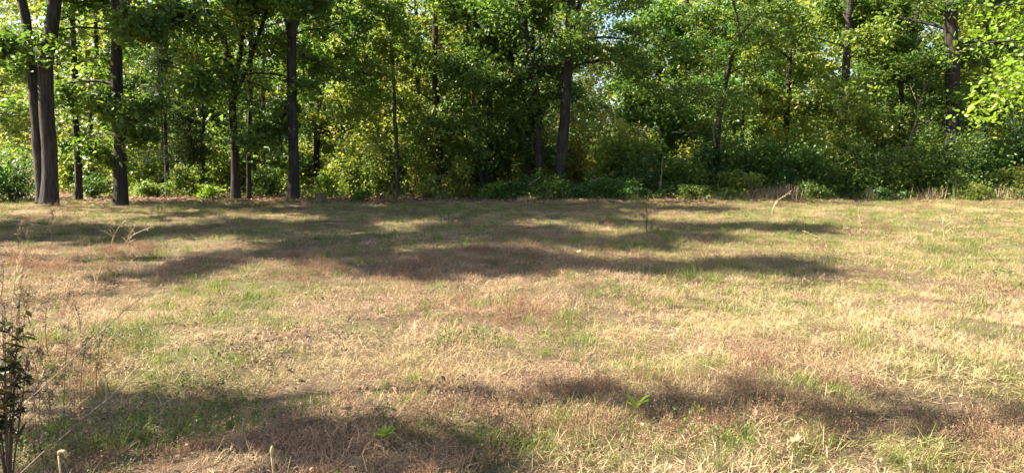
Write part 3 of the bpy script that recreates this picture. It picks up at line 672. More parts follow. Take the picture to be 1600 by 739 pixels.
def tuft(kind, rng):
    m = MB()
    if kind == 'dry':                                 # a patch of several tufts
        for q in range(620):
            if q % 38 == 0: a_, r_ = rng.uniform(0, 6.28), .34*math.sqrt(rng.uniform(0, 1)); cx_, cy_ = r_*math.cos(a_), r_*math.sin(a_)
            b_ = np.array([cx_ + rng.normal(0, .07), cy_ + rng.normal(0, .07), -.008]); blade(m, b_, rng.uniform(0, 6.28), rng.uniform(.025, .095), rng.uniform(.6, 1.55), rng.uniform(.1, 1.1), rng.uniform(.0014, .0030), rng, (rng.uniform(0, 1), rng.uniform(0, 1), 0))
    elif kind == 'red':
        for q in range(60):
            if q % 12 == 0: cx_, cy_ = rng.normal(0, .15, 2)
            b_ = np.array([cx_ + rng.normal(0, .075), cy_ + rng.normal(0, .075), -.008]); h = rng.uniform(.06, .15)
            P = blade(m, b_, rng.uniform(0, 6.28), h, rng.uniform(.0, .5), rng.uniform(0, .7), .0022, rng, (rng.uniform(0, .7), rng.uniform(0, 1), 0))
            n = 12; u = rng.uniform(.3, 1, n); C = np.stack([np.interp(u, np.linspace(0, 1, 4), P[:, i]) for i in range(3)], 1) + rng.normal(0, .013, (n, 3))
            leaves(m, C, .012, rng, up=0, aspect=.45, tint=np.stack([rng.uniform(.3, 1, n), rng.uniform(0, 1, n), rng.uniform(0, 1, n)], 1))
    elif kind == 'green':
        for q in range(84):
            if q % 21 == 0: cx_, cy_ = rng.normal(0, .10, 2)
            b_ = np.array([cx_ + rng.normal(0, .05), cy_ + rng.normal(0, .05), -.008]); blade(m, b_, rng.uniform(0, 6.28), rng.uniform(.05, .15), rng.uniform(.1, .9), rng.uniform(.1, 1.3), rng.uniform(.0025, .005), rng, (rng.uniform(0, 1), rng.uniform(0, 1), 0))
    elif kind == 'litter':
        n = 90; C = np.stack([rng.normal(0, .22, n), rng.normal(0, .22, n), rng.uniform(.005, .04, n)], 1)
        leaves(m, C, .022, rng, up=1.5, aspect=.6, droop=0)
        for q in range(10): blade(m, np.array([*rng.normal(0, .2, 2), .005]), rng.uniform(0, 6.28), rng.uniform(.06, .2), 1.45, .12, .0035, rng, (rng.uniform(0, 1), rng.uniform(0, 1), 0))
    elif kind == 'straw':
        a0 = rng.uniform(0, 6.28)
        for q in range(9):
            b_ = np.array([*rng.normal(0, .05, 2), -.005]); blade(m, b_, a0 + rng.normal(0, .7), rng.uniform(.18, .45), rng.uniform(1.0, 1.5), rng.uniform(.2, .6), rng.uniform(.003, .0055), rng, (rng.uniform(0, 1), rng.uniform(0, 1), 0))
    elif kind == 'clover':
        for q in range(16):
            p_ = np.array([*rng.normal(0, .08, 2), rng.uniform(.03, .11)])
            blade(m, np.array([p_[0], p_[1], 0]), rng.uniform(0, 6), p_[2], 0, .2, .002, rng, (.3, .5, 0))
            C = p_ + np.array([[math.cos(a)*.013, math.sin(a)*.013, 0] for a in (0, 2.1, 4.2)])
            leaves(m, C, .017, rng, up=1.2, aspect=.8, droop=0)
    return m

M_dry = leaf_material('dry_grass', [(0, (.20, .12, .066)), (.3, (.38, .265, .14)), (.6, (.53, .395, .235)), (1, (.67, .545, .35))], transl=.3, trans_gain=(1, .95, .8), rough=.6, spec=.3, inst=True, objcol=False, casts=((.38, .235, .155), (.26, .27, .08)))
M_red = leaf_material('red_seed_grass', [(0, (.13, .070, .046)), (.5, (.26, .155, .10)), (1, (.42, .29, .19))], transl=.3, trans_gain=(1, .9, .8), rough=.7, spec=.2, inst=True, objcol=False)
M_grn = leaf_material('green_grass', [(0, (.060, .105, .020)), (.45, (.13, .18, .034)), (.8, (.24, .25, .07)), (1, (.38, .33, .13))], transl=.42, rough=.5, spec=.4, inst=True, objcol=False)
M_strawi = leaf_material('pale_straw', [(0, (.36, .26, .15)), (.5, (.52, .41, .25)), (1, (.66, .56, .37))], transl=.3, trans_gain=(1, .95, .8), rough=.5, spec=.35, inst=True, objcol=False)
M_clov = leaf_material('clover_leaf', [(0, (.045, .085, .020)), (.6, (.085, .13, .03)), (1, (.17, .19, .05))], transl=.42, spec=.15, inst=True, objcol=False)

def gn_scatter(name, kind, mat, pts, rot, scl, tint, label, cat, nvar=5):
    lib = bpy.data.collections.new(name + '_tufts')             # not linked: only the instances are drawn
    for k in range(nvar):
        o = bpy.data.objects.new(kind + '_tuft', tuft(kind, np.random.default_rng(900 + k + len(name)*13)).mesh(kind + '_tuft', mat)); lib.objects.link(o)
    me = bpy.data.meshes.new(name); n = len(pts); me.vertices.add(n); me.vertices.foreach_set('co', np.asarray(pts, np.float32).ravel())
    for nm, ty, key, arr in (('rot', 'FLOAT_VECTOR', 'vector', rot), ('scl', 'FLOAT_VECTOR', 'vector', scl), ('itint', 'FLOAT_VECTOR', 'vector', tint)):
        a = me.attributes.new(nm, ty, 'POINT'); a.data.foreach_set(key, np.asarray(arr, np.float32).ravel())
    ob = obj(name, me, label=label, cat=cat, kind='stuff')
    g = bpy.data.node_groups.new(name, 'GeometryNodeTree')
    g.interface.new_socket('Geometry', in_out='INPUT', socket_type='NodeSocketGeometry'); g.interface.new_socket('Geometry', in_out='OUTPUT', socket_type='NodeSocketGeometry')
    gi, go = g.nodes.new('NodeGroupInput'), g.nodes.new('NodeGroupOutput')
    ci = g.nodes.new('GeometryNodeCollectionInfo'); ci.inputs[0].default_value = lib; ci.inputs['Separate Children'].default_value = True; ci.inputs['Reset Children'].default_value = True
    iop = g.nodes.new('GeometryNodeInstanceOnPoints'); iop.inputs['Pick Instance'].default_value = True
    def att(nm, ty):
        q = g.nodes.new('GeometryNodeInputNamedAttribute'); q.data_type = ty; q.inputs[0].default_value = nm; return q.outputs[0]
    g.links.new(gi.outputs[0], iop.inputs['Points']); g.links.new(ci.outputs[0], iop.inputs['Instance'])
    e2r = g.nodes.new('FunctionNodeEulerToRotation'); g.links.new(att('rot', 'FLOAT_VECTOR'), e2r.inputs[0]); g.links.new(e2r.outputs[0], iop.inputs['Rotation'])
    g.links.new(att('scl', 'FLOAT_VECTOR'), iop.inputs['Scale']); g.links.new(iop.outputs[0], go.inputs[0])
    rv = g.nodes.new('FunctionNodeRandomValue'); rv.data_type = 'INT'
    mx = [s for s in rv.inputs if s.name == 'Max' and s.enabled]; mx[0].default_value = nvar - 1
    g.links.new([s for s in rv.outputs if s.enabled][0], iop.inputs['Instance Index'])
    md = ob.modifiers.new('scatter', 'NODES'); md.node_group = g
    return ob

def field_points(rng, dens, ymax=27.5, ymin=1.6):
    """points over the field; dens(x, y) tufts per square metre, up to its own maximum"""
    xs, ys = [], []
    for ya, yb_ in ((ymin, 4), (4, 7), (7, 11), (11, 16), (16, 22), (22, ymax)):
        if yb_ <= ya: continue
        hw = .80*yb_ + 1.6; mxd = dens.max_at((ya + yb_)/2); n = int(2*hw*(yb_ - ya)*mxd)
        x = rng.uniform(-hw, hw, n); y = rng.uniform(ya, yb_, n); k = rng.uniform(0, mxd, n) < dens(x, y); k &= np.abs(x) < .80*y + 1.6
        xs.append(x[k]); ys.append(y[k])
    return np.concatenate(xs), np.concatenate(ys)

class Dens:
    def __init__(s, near, far, fn): s.near, s.far, s.fn = near, far, fn
    def max_at(s, y): return s.near + (s.far - s.near)*min(max((y - 4)/16, 0), 1)
    def __call__(s, x, y): return (s.near + (s.far - s.near)*np.clip((y - 4)/16, 0, 1))*s.fn(x, y)

def blob(x, y, spots):
    r = np.zeros_like(x)
    for (u, v, a, b_) in spots:                      # ground spots: centre, half sizes in metres
        c = gnd(u, v); r = np.maximum(r, np.exp(-(((x - c[0])/a)**2 + ((y - c[1])/b_)**2)))
    return r
GREENSPOT = [(725, 525, .35, .6), (960, 465, .35, .5), (1015, 390, .9, 1.0), (270, 575, .5, .35), (250, 690, .75, .5), (380, 640, .4, .3), (450, 352, 1.6, 1.6), (200, 365, 1.0, .8), (610, 705, .2, .15), (1010, 560, .5, .4), (650, 330, 2.5, 1.6),
             (180, 530, .6, .5), (820, 520, .5, .5), (430, 470, .9, .8), (1300, 350, 3, 2), (1440, 425, 1.3, .9), (900, 690, .5, .2), (1500, 700, .5, .25), (790, 700, .3, .2), (1040, 430, .6, .5), (880, 520, .4, .6)]
REDSPOT = [(600, 600, .9, .45), (720, 670, 1.0, .35), (1000, 620, .9, .35), (1250, 670, 1.6, .28), (520, 420, 1.8, 1.2), (700, 405, 1.6, 1.0), (330, 640, .5, .4), (500, 680, .6, .4), (1270, 385, 1.0, .8), (120, 400, 1.2, 1.2), (60, 600, .5, .7), (1480, 690, .8, .25)]
def f_edge(x, y):
    e_ = 25.6 + 3.2*(fbm(x, y, 2.2, 33) - .5) - 1.2*np.exp(-((x + 4)/4.0)**2) + .8*(x > 4)
    return np.clip((e_ - y)/1.2, 0, 1)
def f_red(x, y): return np.clip(.22 + .8*blob(x, y, REDSPOT) + 1.9*(fbm(x, y, 1.4, 40) - .55), 0, 1)*np.where(x > 3 + .1*y, .5, 1)
def f_grn(x, y): return np.clip(.16 + .95*blob(x, y, GREENSPOT) + 2.4*(fbm(x, y, 1.1, 50) - .53) + .25*(x > .2*y)*(y < 20) + .42*np.clip((y - 9.5)/4, 0, 1), 0, 1)
def f_dry(x, y): return np.clip(.95 - .25*blob(x, y, GREENSPOT) + .3*(fbm(x, y, .8, 60) - .5), .6, 1)
def f_straw(x, y): return np.clip(.15 + .9*blob(x, y, [(1050, 560, .9, .8), (400, 620, .8, .4), (750, 530, .8, .6), (950, 420, .8, .6)]) + 2.4*(fbm(x, y, .9, 70) - .52) + .1*(x > 0)*(y < 8), 0, 1)
def f_clov(x, y): return np.clip(1.3*blob(x, y, [(250, 690, .8, .5), (330, 620, .5, .35), (150, 560, .6, .5), (880, 715, .6, .2), (610, 705, .25, .2), (720, 540, .3, .3), (1130, 700, .3, .12)]) + 1.6*(fbm(x, y, .7, 80) - .66), 0, 1)*(y < 13)

def scatter(name, kind, mat, seed, near, far, fn, s0, label, cat, ymax=27.5, tilt=.18, hue=None, cast=None):
    rng = np.random.default_rng(seed); x, y = field_points(rng, Dens(near, far, lambda a, b_: fn(a, b_)*f_edge(a, b_)), ymax)
    n = len(x); p_ = np.stack([x, y, gz(x, y)], 1)
    rot = np.stack([rng.normal(0, tilt, n), rng.normal(0, tilt, n), rng.uniform(0, 6.28, n)], 1)
    s = rng.uniform(.7, 1.3, n)*s0*(1 + .25*np.clip((y - 8)/14, 0, 1)); hm = .45 + 1.5*fbm(x, y, .55, 77, 2)**1.5*2 if kind != 'straw' else np.full(n, .8); sc = np.stack([s, s, s*rng.uniform(.75, 1.25, n)*np.clip(hm, .5, 1.45)], 1)
    h = np.clip(rng.normal(.5, .18, n) + (0 if hue is None else hue(x, y)), 0, 1)
    gn_scatter(name, kind, mat, p_, rot, sc, np.stack([h, *(cast(x, y) if cast else (rng.uniform(0, 1, n), rng.uniform(0, 1, n)))], 1), label, cat)
    print(name, n)
scatter('dry_grass', 'dry', M_dry, 1, 13.5, 4.6, f_dry, 1.0, 'short tan dried grass over the whole clearing', 'grass', tilt=.05, hue=lambda x, y: .5*(fbm(x, y, 1.6, 61) - .5),
        cast=lambda x, y: (np.clip(.45*blob(x, y, REDSPOT) + 1.2*(fbm(x, y, .8, 90) - .48) + .42*(x < .15*y)*(y < 13) + np.random.default_rng(3).normal(0, .15, len(x)), 0, .65), np.clip(.5*blob(x, y, GREENSPOT) + 1.8*(fbm(x, y, .7, 95) - .54) + .2*(x > .15*y) + .3*np.clip((y - 9.5)/4, 0, 1) + np.random.default_rng(4).normal(0, .15, len(x)), 0, .75)))
scatter('red_seed_grass', 'red', M_red, 2, 21, 7, f_red, .66, 'fuzzy reddish-brown seeding grass in patches', 'grass')
scatter('green_grass', 'green', M_grn, 3, 19, 8, f_grn, .66, 'green grass growing in patches among the dry grass', 'grass', hue=lambda x, y: .25*(y < 12)*(x > 0) - .15*(x < -1))
scatter('pale_straw', 'straw', M_strawi, 4, 12, 4.5, f_straw, .52, 'long pale straw blades lying across the grass', 'straw', tilt=.1)
scatter('fine_green_grass', 'green', M_grn, 7, 16, 7, lambda x, y: np.clip(.30 + 1.6*(fbm(x, y, .6, 140) - .5) + .35*(x > .1*y), 0, 1), .42, 'fine short green shoots coming up through the dry turf', 'grass', tilt=.1, hue=lambda x, y: .12)
M_bits = leaf_material('litter_bits', [(0, (.05, .03, .022)), (.5, (.17, .105, .07)), (1, (.40, .30, .20))], transl=.1, trans_gain=(1, .9, .7), rough=.7, spec=.2, inst=True, objcol=False)
scatter('turf_litter', 'litter', M_bits, 8, 7, 2.2, lambda x, y: np.clip(.5 + 1.5*(fbm(x, y, .9, 150) - .5), .1, 1), 1.0, 'crumbled leaf bits and thatch lying in the turf', 'litter', tilt=.04)
TUFTS = [t_ for t_ in GREENSPOT if t_[2] < 1.0]
scatter('tall_green_grass', 'green', M_grn, 6, 26, 8, lambda x, y: np.clip(1.2*blob(x, y, [(a_, b_, c_*.55, d_*.55) for a_, b_, c_, d_ in TUFTS]) + 2.5*(fbm(x, y, .5, 120) - .68), 0, 1), .95, 'taller fresh green tufts standing out of the dry grass', 'grass', hue=lambda x, y: -.12)
scatter('clover', 'clover', M_clov, 5, 60, 16, f_clov, .8, 'small round-leaved green plants low in the grass', 'ground cover', ymax=13.5)

# ------------------------------------------------------------------ single weeds, stalks and clumps
def weed(name, u, v, top, kind, label, cat='weed', group=None, seed=0, lean=None):
    """a weed rooted at ground pixel (u, v); top = pixel of its tip"""
    rng = np.random.default_rng(seed); c = gnd(u, v); x, y = float(c[0]), float(c[1]); z = float(gz(x, y))
    tip = px(top[0], top[1], y) - np.array([x, y, 0]); tip[2] = max(tip[2] - z, .12); H = tip[2]
    e = empty(name, (x, y, z - .01), label, cat, group)
    mid = tip*np.array([.30, .3, .55]) + np.array([0, rng.normal(0, .03), 0])
    P = smooth_path([np.zeros(3), mid, tip + np.array([0, rng.normal(0, .08), 0])], 10)
    r = max(.0026, (.0008 if kind == 'straw' else .0006)*y)
    smat = {'red': M_pinkstem, 'straw': M_straw, 'green': M_greenstem, 'dead': M_redstem}[kind]
    m = MB(); tube(m, P, np.linspace(r, r*.45, 10), 5, tint=(.5, .5, 0)); 
    if kind in ('red', 'dead'):
        sd = MB()
        for q in range(16 if kind == 'red' else 11):
            k = rng.uniform(.35, 1); b0 = P[int(k*9)]; d = unit(np.array([rng.normal(), rng.normal(), .9])); L = H*.22*rng.uniform(.5, 1.1)*(1.3 - k)
            Q = b0 + d*np.linspace(0, L, 4)[:, None]; Q[:, 2] -= .2*L*np.linspace(0, 1, 4)**2; tube(m, Q, np.linspace(r*.5, r*.3, 4), 4, tint=(.6, .5, 0))
            n = 14; C = Q[rng.integers(1, 4, n)] + rng.normal(0, .008 + .0006*y, (n, 3)); leaves(sd, C, .009 + .0013*y, rng, up=0, aspect=.5, tint=np.stack([rng.uniform(.3, 1, n), rng.uniform(0, 1, n), rng.uniform(0, 1, n)], 1))
        obj('seed_head', sd.mesh('seed_head', smat), e, kind='stuff')
    else:
        for q in range(6):
            lf = MB(); k = rng.uniform(.05, .6); blade(lf, P[int(k*9)], rng.uniform(0, 6.28), H*rng.uniform(.3, .6), rng.uniform(.3, .8), rng.uniform(.4, 1.4), r*1.5, rng, (rng.uniform(.2, .7), .3, 0))
            obj('blade', lf.mesh('blade', smat), e)
        if kind == 'straw':
            sd = MB(); n = 26; C = P[rng.integers(7, 10, n)] + rng.normal(0, .008 + .0006*y, (n, 3)); leaves(sd, C, .014 + .0012*y, rng, up=0, aspect=.4); obj('seed_head', sd.mesh('seed_head', M_straw), e, kind='stuff')
    obj('stalk', m.mesh('stalk', smat), e)
WEEDS = [('seed_stalk', 1012, 366, (991, 322), 'red', 'reddish seed stalk standing alone in the shade band, leaning left'),
         ('seed_stalk', 1016, 367, (1022, 345), 'red', 'shorter reddish seed stalk beside the lone leaning one'),
         ('grass_stalk', 1010, 366, (1009, 306), 'green', 'thin green stalk standing by the lone reddish seed stalks'),
         ('grass_stalk', 1426, 384, (1414, 335), 'straw', 'pale straw stalk with bent blade, left of the taller pale one'),
         ('grass_stalk', 1477, 378, (1462, 330), 'straw', 'tall pale straw stalk leaning left in the right part of the field'),
         ('grass_stalk', 1491, 366, (1486, 347), 'straw', 'short pale stalk just right of the tall pale one'),
         ('seed_stalk', 1350, 378, (1342, 334), 'red', 'curly brown seed stalk in the right part of the field'),
         ('seed_stalk', 1335, 376, (1310, 350), 'red', 'drooping brown seed stalk bending left beside the curly one'),
         ('grass_stalk', 1290, 378, (1262, 362), 'straw', 'low arching straw stalk beside the reddish grass patch'),
         ('grass_stalk', 1205, 335, (1232, 300), 'straw', 'slanted pale stalk in front of the brown weed clump'),
         ('grass_stalk', 690, 352, (684, 322), 'green', 'green grass stalk standing in shade left of centre'),
         ('grass_stalk', 700, 352, (703, 328), 'green', 'second green stalk just right of the shaded one'),
         ('grass_stalk', 568, 356, (565, 336), 'green', 'short green leafy stalk in the shaded grass left of centre'),
         ('seed_stalk', 82, 382, (89, 322), 'red', 'upright reddish weed stalk below the twin-stemmed oak'),
         ('seed_stalk', 28, 386, (31, 344), 'dead', 'brown dead weed stalk in the clump near the left edge'),
         ('seed_stalk', 45, 386, (47, 352), 'dead', 'shorter brown dead weed stalk beside the one near the left edge'),
         ('grass_stalk', 172, 386, (197, 343), 'straw', 'pale dry stalk leaning right at the start of the left shade'),
         ('grass_stalk', 200, 388, (218, 343), 'straw', 'thin dry stalk in the middle of the leaning trio'),
         ('grass_stalk', 190, 390, (246, 350), 'straw', 'long dry stalk bent far to the right, lowest of the leaning trio'),
         ('grass_stalk', 145, 458, (163, 396), 'straw', 'blurry straw stalk standing in the lit grass at left'),
         ('grass_stalk', 116, 452, (117, 412), 'straw', 'short straw stalk left of the taller one in lit grass'),
         ('grass_stalk', 20, 475, (20, 395), 'straw', 'thin upright straw stalk close to the left edge')]
for k_, (nm, u, v, tp, kd, lab) in enumerate(WEEDS): weed(nm, u, v, tp, kd, lab, seed=700 + k_, cat='weed' if 'seed' in nm else 'grass stalk')
# dead weed tangle in the left foreground
TG = [(28, 700, (25, 520), 'standing in front of the dark pointed-leaf shrub'), (60, 690, (62, 500), 'just right of the dark pointed-leaf shrub'), (98, 680, (92, 505), 'directly above the pale curled seed head'),
      (12, 640, (16, 470), 'rising behind the dark pointed-leaf shrub'), (125, 640, (132, 520), 'crossed by the longer bare cane'), (45, 610, (55, 440), 'tall one behind the shrub, right of its tip'),
      (150, 610, (160, 500), 'rightmost of the lower left tangle'), (75, 560, (70, 440), 'at the back of the tangle, fairly short'), (8, 735, (-5, 560), 'cut by the left edge at the bottom corner'),
      (110, 730, (118, 600), 'right of the pale curled seed head'), (70, 735, (58, 590), 'left of the pale curled seed head'), (30, 540, (42, 390), 'farthest back of the tangle, tip in the lit grass')]
rngG = np.random.default_rng(14)
for k_ in range(15):
    u = rngG.uniform(-10, 190)*rngG.uniform(.3, 1); v = rngG.uniform(470, 735)
    weed('dead_weed', u, v, (u + rngG.normal(0, 16), v - rngG.uniform(30, 75) - (v - 470)*.18), 'dead', 'one of the thin broken brown stems filling the lower left tangle', group='thin stems of the lower left tangle', seed=770 + k_)
for k_, (u, v, tp, wl) in enumerate(TG):
    weed('dead_weed', u, v, tp, 'dead', 'dry brown weed stem ' + wl, cat='weed', group='dead weeds in the lower left tangle', seed=740 + k_)

# brown and green grass clumps along the foot of the thicket
def clump(name, u, Y, h, w, n, mat, label, seed, lean=.35):
    rng = np.random.default_rng(seed); e = obj(name, None, None, G(u, Y), label, 'grass clump'); m = MB(); e['kind'] = 'thing'
    for q in range(n):
        blade(m, np.array([rng.normal(0, w), rng.normal(0, w*.7), 0]), rng.uniform(0, 6.28), h*rng.uniform(.5, 1.1), rng.uniform(0, lean), rng.uniform(.1, .8), .010, rng, (rng.uniform(0, 1), rng.uniform(0, 1), 0))
    obj('blade', m.mesh('blade', mat), e, kind='stuff')
clump('weed_clump', 1215, 25.6, .75, .55, 260, M_pinkstem, 'brown dead weed clump at the foot of the tall green shrub', 1)
clump('weed_clump', 1180, 26.2, .5, .45, 160, M_redstem, 'low brown weed clump left of the bigger brown one', 2)
clump('grass_clump', 1364, 26.0, .55, .18, 90, M_straw, 'small tan grass clump before the broad dark shrub', 3)
clump('grass_clump', 1458, 25.6, .6, .3, 140, M_straw, 'spreading straw-coloured grass clump left of the massive oak foot', 4, .8)
clump('grass_clump', 1494, 25.2, 1.0, .10, 34, M_greenstem, 'tall green grass blades in front of the massive oak', 5, .25)
clump('grass_clump', 1565, 25.4, .65, .5, 220, M_straw, 'pale dry grass clump under the yellow-brown shrub', 6)
clump('grass_clump', 1600, 25.6, .6, .4, 160, M_straw, 'pale dry grass clump cut by the right edge', 7)
clump('grass_clump', 985, 25.4, .35, .4, 120, M_greenstem, 'bright green grass clump at the foot of the light green shrub', 8)
clump('grass_clump', 1100, 25.6, .35, .5, 150, M_straw, 'low straw clump before the shadowed hollow', 9)
clump('grass_clump', 1300, 25.6, .35, .6, 160, M_greenstem, 'low green grass clump before the dense rounded shrub', 10)

rngF = np.random.default_rng(55)
for k_ in range(12):
    u = (1120 + 480*(k_ + rngF.uniform(0, 1))/8) if k_ < 8 else rngF.uniform(480, 1000)
    clump('fringe_grass', u, rngF.uniform(25.0, 26.4), rngF.uniform(.2, .75), rngF.uniform(.12, .3), int(rngF.uniform(50, 130)), (M_straw, M_pinkstem, M_straw, M_greenstem)[k_ % 4],
          ('tan', 'pinkish brown', 'straw-coloured', 'green')[k_ % 4] + ' tuft ' + ('wide', 'narrow', 'leaning', 'ragged', 'low', 'tall')[k_ // 4] + ', ' + where(px(u, 300, 26)[0], 26), 60 + k_, .6)
# dark leaved shrub cut by the left edge, close to the camera
M_dusk = leaf_material('dusky_leaf', [(0, (.028, .035, .018)), (.5, (.06, .06, .03)), (1, (.17, .105, .065))], transl=.25, spec=.1)
def near_shrub():
    rng = np.random.default_rng(88); loc = np.array([-2.33, 3.0, float(gz(-2.33, 3.0))])
    e = empty('shrub', tuple(loc), 'dark pointed-leaf shrub cut by the lower left edge, close up', 'shrub'); lm = MB()
    for k in range(11):
        a = rng.uniform(0, 6.28); H = rng.uniform(.5, .9) if k else .93; rr = rng.uniform(.03, .17)
        P = smooth_path([np.zeros(3), np.array([math.cos(a)*rr*.5, math.sin(a)*rr*.5, H*.5]), np.array([math.cos(a)*rr, math.sin(a)*rr, H])], 10)
        m = MB(); tube(m, P, np.linspace(.005, .0015, 10), 5); obj('stem', m.mesh('stem', M_cane), e)
        n = 26; t = rng.uniform(.45, 1, n); C = np.stack([np.interp(t, np.linspace(0, 1, 10), P[:, i]) for i in range(3)], 1) + rng.normal(0, .03, (n, 3))
        leaves(lm, C, .062, rng, aspect=.32, fine=True, up=.5, droop=.3, tint=np.stack([rng.uniform(0, 1, n), rng.uniform(0, 1, n), rng.uniform(0, 1, n)], 1))
    obj('foliage', lm.mesh('foliage', M_dusk), e)
near_shrub()
# long bare canes crossing the lower left corner
def cane(p0, p1, r, label, seed):
    rng = np.random.default_rng(seed); p0, p1 = np.array(p0), np.array(p1); t = np.linspace(0, 1, 12)[:, None]
    P = p0*(1 - t) + p1*t; P[:, 2] += (.10*np.sin(np.pi*t[:, 0]))*np.linalg.norm(p1 - p0)*.3; P[1:-1] += rng.normal(0, .006, (10, 3))
    m = MB(); tube(m, P - p0, np.linspace(r, r*.3, 12), 6, tint=(.6, .5, 0))
    for q in range(4):
        i0 = rng.integers(3, 10); d = unit(unit(p1 - p0)*.8 + rng.normal(0, .5, 3)); tube(m, P[i0] - p0 + d*np.linspace(0, .10, 3)[:, None], np.linspace(r*.4, r*.2, 3), 4, tint=(.5, .5, 0))
    obj('bare_cane', m.mesh('bare_cane', M_cane), None, tuple(p0), label, 'cane')
cane((-2.65, 2.75, .02 + float(gz(-2.65, 2.75))), px(268, 428, 3.6), .0038, 'longer grey bare cane slanting up from the lower left edge', 1)
cane((-2.35, 2.55, .02 + float(gz(-2.35, 2.55))), px(252, 560, 3.3), .004, 'shorter grey bare cane slanting below the longer one', 2)
# pale curled seed heads
def curl(u, v, Y, label, hook):
    top = px(u, v, Y); x, y = top[0], top[1]; z0 = float(gz(x, y)); e = empty('seed_head_stalk', (x, y, z0), label, 'seed head')
    H = top[2] - z0; m = MB(); P = smooth_path([np.array([-.02, 0, 0]), np.array([.005, 0, H*.5]), np.array([0, 0, H])], 8); tube(m, P, np.linspace(.004, .003, 8), 6, tint=(.6, .6, 0)); obj('stalk', m.mesh('stalk', M_straw), e)
    h = MB()
    if hook: a = np.linspace(0, 4.0, 12); Q = np.stack([.016*(1 - np.cos(a)), 0*a, H + .016*np.sin(a) + .004], 1); tube(h, Q, np.interp(a, [0, .6, 3.2, 4.0], [.003, .007, .008, .003]), 8, tint=(.55, .4, 0))
    else: zz = np.linspace(0, .05, 8); tube(h, np.stack([zz*.1, zz*0, H - .005 + zz], 1), np.array([.003, .0045, .006, .0075, .0085, .008, .006, .002]), 8, tint=(.5, .4, 0))
    obj('head', h.mesh('head', M_straw, True), e)
curl(91, 712, 2.6, 'pale curled seed head on a stalk at the lower left', True)
curl(424, 712, 2.75, 'pale club-shaped seed head at the bottom edge, left of centre', False)
# bright green rosette
def rosette(u, v, label, n, L, seed):
    rng = np.random.default_rng(seed); c = gnd(u, v); loc = (float(c[0]), float(c[1]), float(gz(*c)) + .05); e = empty('rosette_plant', loc, label, 'plant')
    for q in range(n):
        m = MB(); a = q*2.4 + rng.uniform(-.3, .3); l = L*rng.uniform(.7, 1.15); th = rng.uniform(.25, .75); k = 6; t = np.linspace(0, 1, k)
        ang = th + .8*t; d = np.array([math.cos(a), math.sin(a), 0]); s_ = np.array([-d[1], d[0], 0])
        Pm = d*(np.cumsum(np.sin(ang))*l/k)[:, None] + np.array([0, 0, 1])*(np.cumsum(np.cos(ang))*l/k)[:, None]; w = l*.30*np.array([.25, .6, .95, 1, .7, .08])
        V = np.concatenate([Pm - s_*w[:, None]*.5 + np.array([0, 0, .008]), Pm, Pm + s_*w[:, None]*.5 + np.array([0, 0, .008])])
        f = [(i, i + 1, k + i + 1, k + i) for i in range(k - 1)] + [(k + i, k + i + 1, 2*k + i + 1, 2*k + i) for i in range(k - 1)]
        m.add(V, None, f, (rng.uniform(.2, .9), rng.uniform(.5, 1), 0)); obj('leaf', m.mesh('leaf', M_bright, True), e)
rosette(994, 652, 'bright green leafy rosette in the dark hollow near the bottom', 7, .115, 1)
rosette(600, 716, 'small green leafy plant near the bottom edge left of centre', 9, .08, 2)
rosette(1090, 655, 'tiny green sprig right of the bright rosette', 4, .07, 3)

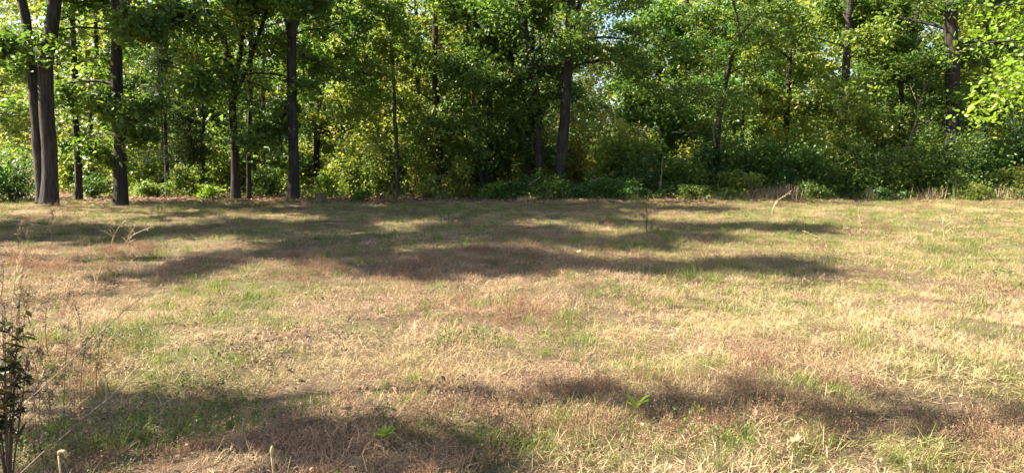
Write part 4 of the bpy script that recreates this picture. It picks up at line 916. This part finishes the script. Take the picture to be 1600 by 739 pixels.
# single fallen leaves lying on the grass
def fallen(u, v, size, tint, label, seed):
    rng = np.random.default_rng(seed); c = gnd(u, v); n = 11; a = np.linspace(0, 2*np.pi, n, endpoint=False)
    r = size*.5*(1 + .30*np.cos(5*a + rng.uniform(0, 6)))*rng.uniform(.8, 1.15, n); X_ = r*np.cos(a)*1.25; Y_ = r*np.sin(a)*.75
    Z_ = .35*np.abs(Y_) + .25*size*(X_/size)**2 + rng.normal(0, .08*size, n)
    V = np.concatenate([np.stack([X_, Y_, Z_], 1), [[0, 0, 0]]]); m = MB(); m.add(V, np.stack([np.arange(n), (np.arange(n) + 1) % n, np.full(n, n)], 1), None, (tint, .7, 0))
    st = np.array([[-size*.55, 0, .05*size], [-size*.8, .02*size, .1*size], [-size*1.0, 0, .12*size]]); tube(m, st, [.0022, .0018, .0015], 4, tint=(tint*.6, .5, 0))
    o = obj('fallen_leaf', m.mesh('fallen_leaf', M_brownleaf), None, (float(c[0]), float(c[1]), float(gz(*c)) + .065), label, 'leaf')
    o.rotation_euler = (rng.normal(0, .3), rng.normal(0, .3), rng.uniform(0, 6.28)); o['group'] = 'fallen leaves on the grass'
FL = [(727, 680, .085, 1.0, 'pale tan fallen leaf in the shade at bottom centre'), (456, 598, .12, .05, 'dark curled fallen leaf left of the foreground shade'), (1036, 612, .10, .35, 'brown fallen leaf just above the bright green rosette'),
      (1243, 690, .12, .95, 'pale twisted fallen leaf in the shade band at lower right'), (1416, 652, .10, .3, 'reddish fallen leaf above the shade band at right'), (1400, 686, .05, .9, 'small pale leaf in the shade band at right'),
      (1486, 590, .08, .05, 'small dark fallen leaf in lit grass at right'), (1555, 625, .09, .9, 'pale leaf near the right edge in lit grass'), (1368, 583, .11, .8, 'straw-yellow leaf in lit grass at right centre'),
      (1474, 682, .09, .3, 'red-brown leaf at the end of the shade band'), (1398, 740, .08, .9, 'pale leaf at the bottom edge right'), (1344, 652, .06, .1, 'tiny dark leaf at the upper rim of the shade band'),
      (905, 398, .16, .9, 'pale leaf on the dark band near its centre'), (1435, 331, .25, .7, 'tan leaf patch near the wood edge at right'), (770, 440, .10, .05, 'dark leaf at the lower rim of the middle shade'),
      (576, 385, .16, .9, 'pale leaf in the far shade left of centre'), (425, 410, .16, .9, 'pale leaf on pinkish grass at left centre'), (640, 700, .07, .6, 'tan leaf near the bottom, left of centre'),
      (820, 400, .14, .85, 'light leaf lying in the middle shade'), (545, 675, .07, .5, 'orange-brown leaf among red grass at lower left centre'), (810, 560, .07, .15, 'dark brown leaf in lit grass at centre'), (1180, 660, .07, .4, 'brown leaf on dry grass right of the rosette')]
for k_, (u, v, sz_, ti, lab) in enumerate(FL): fallen(u, v, sz_*.62, ti*.85, lab, 800 + k_)
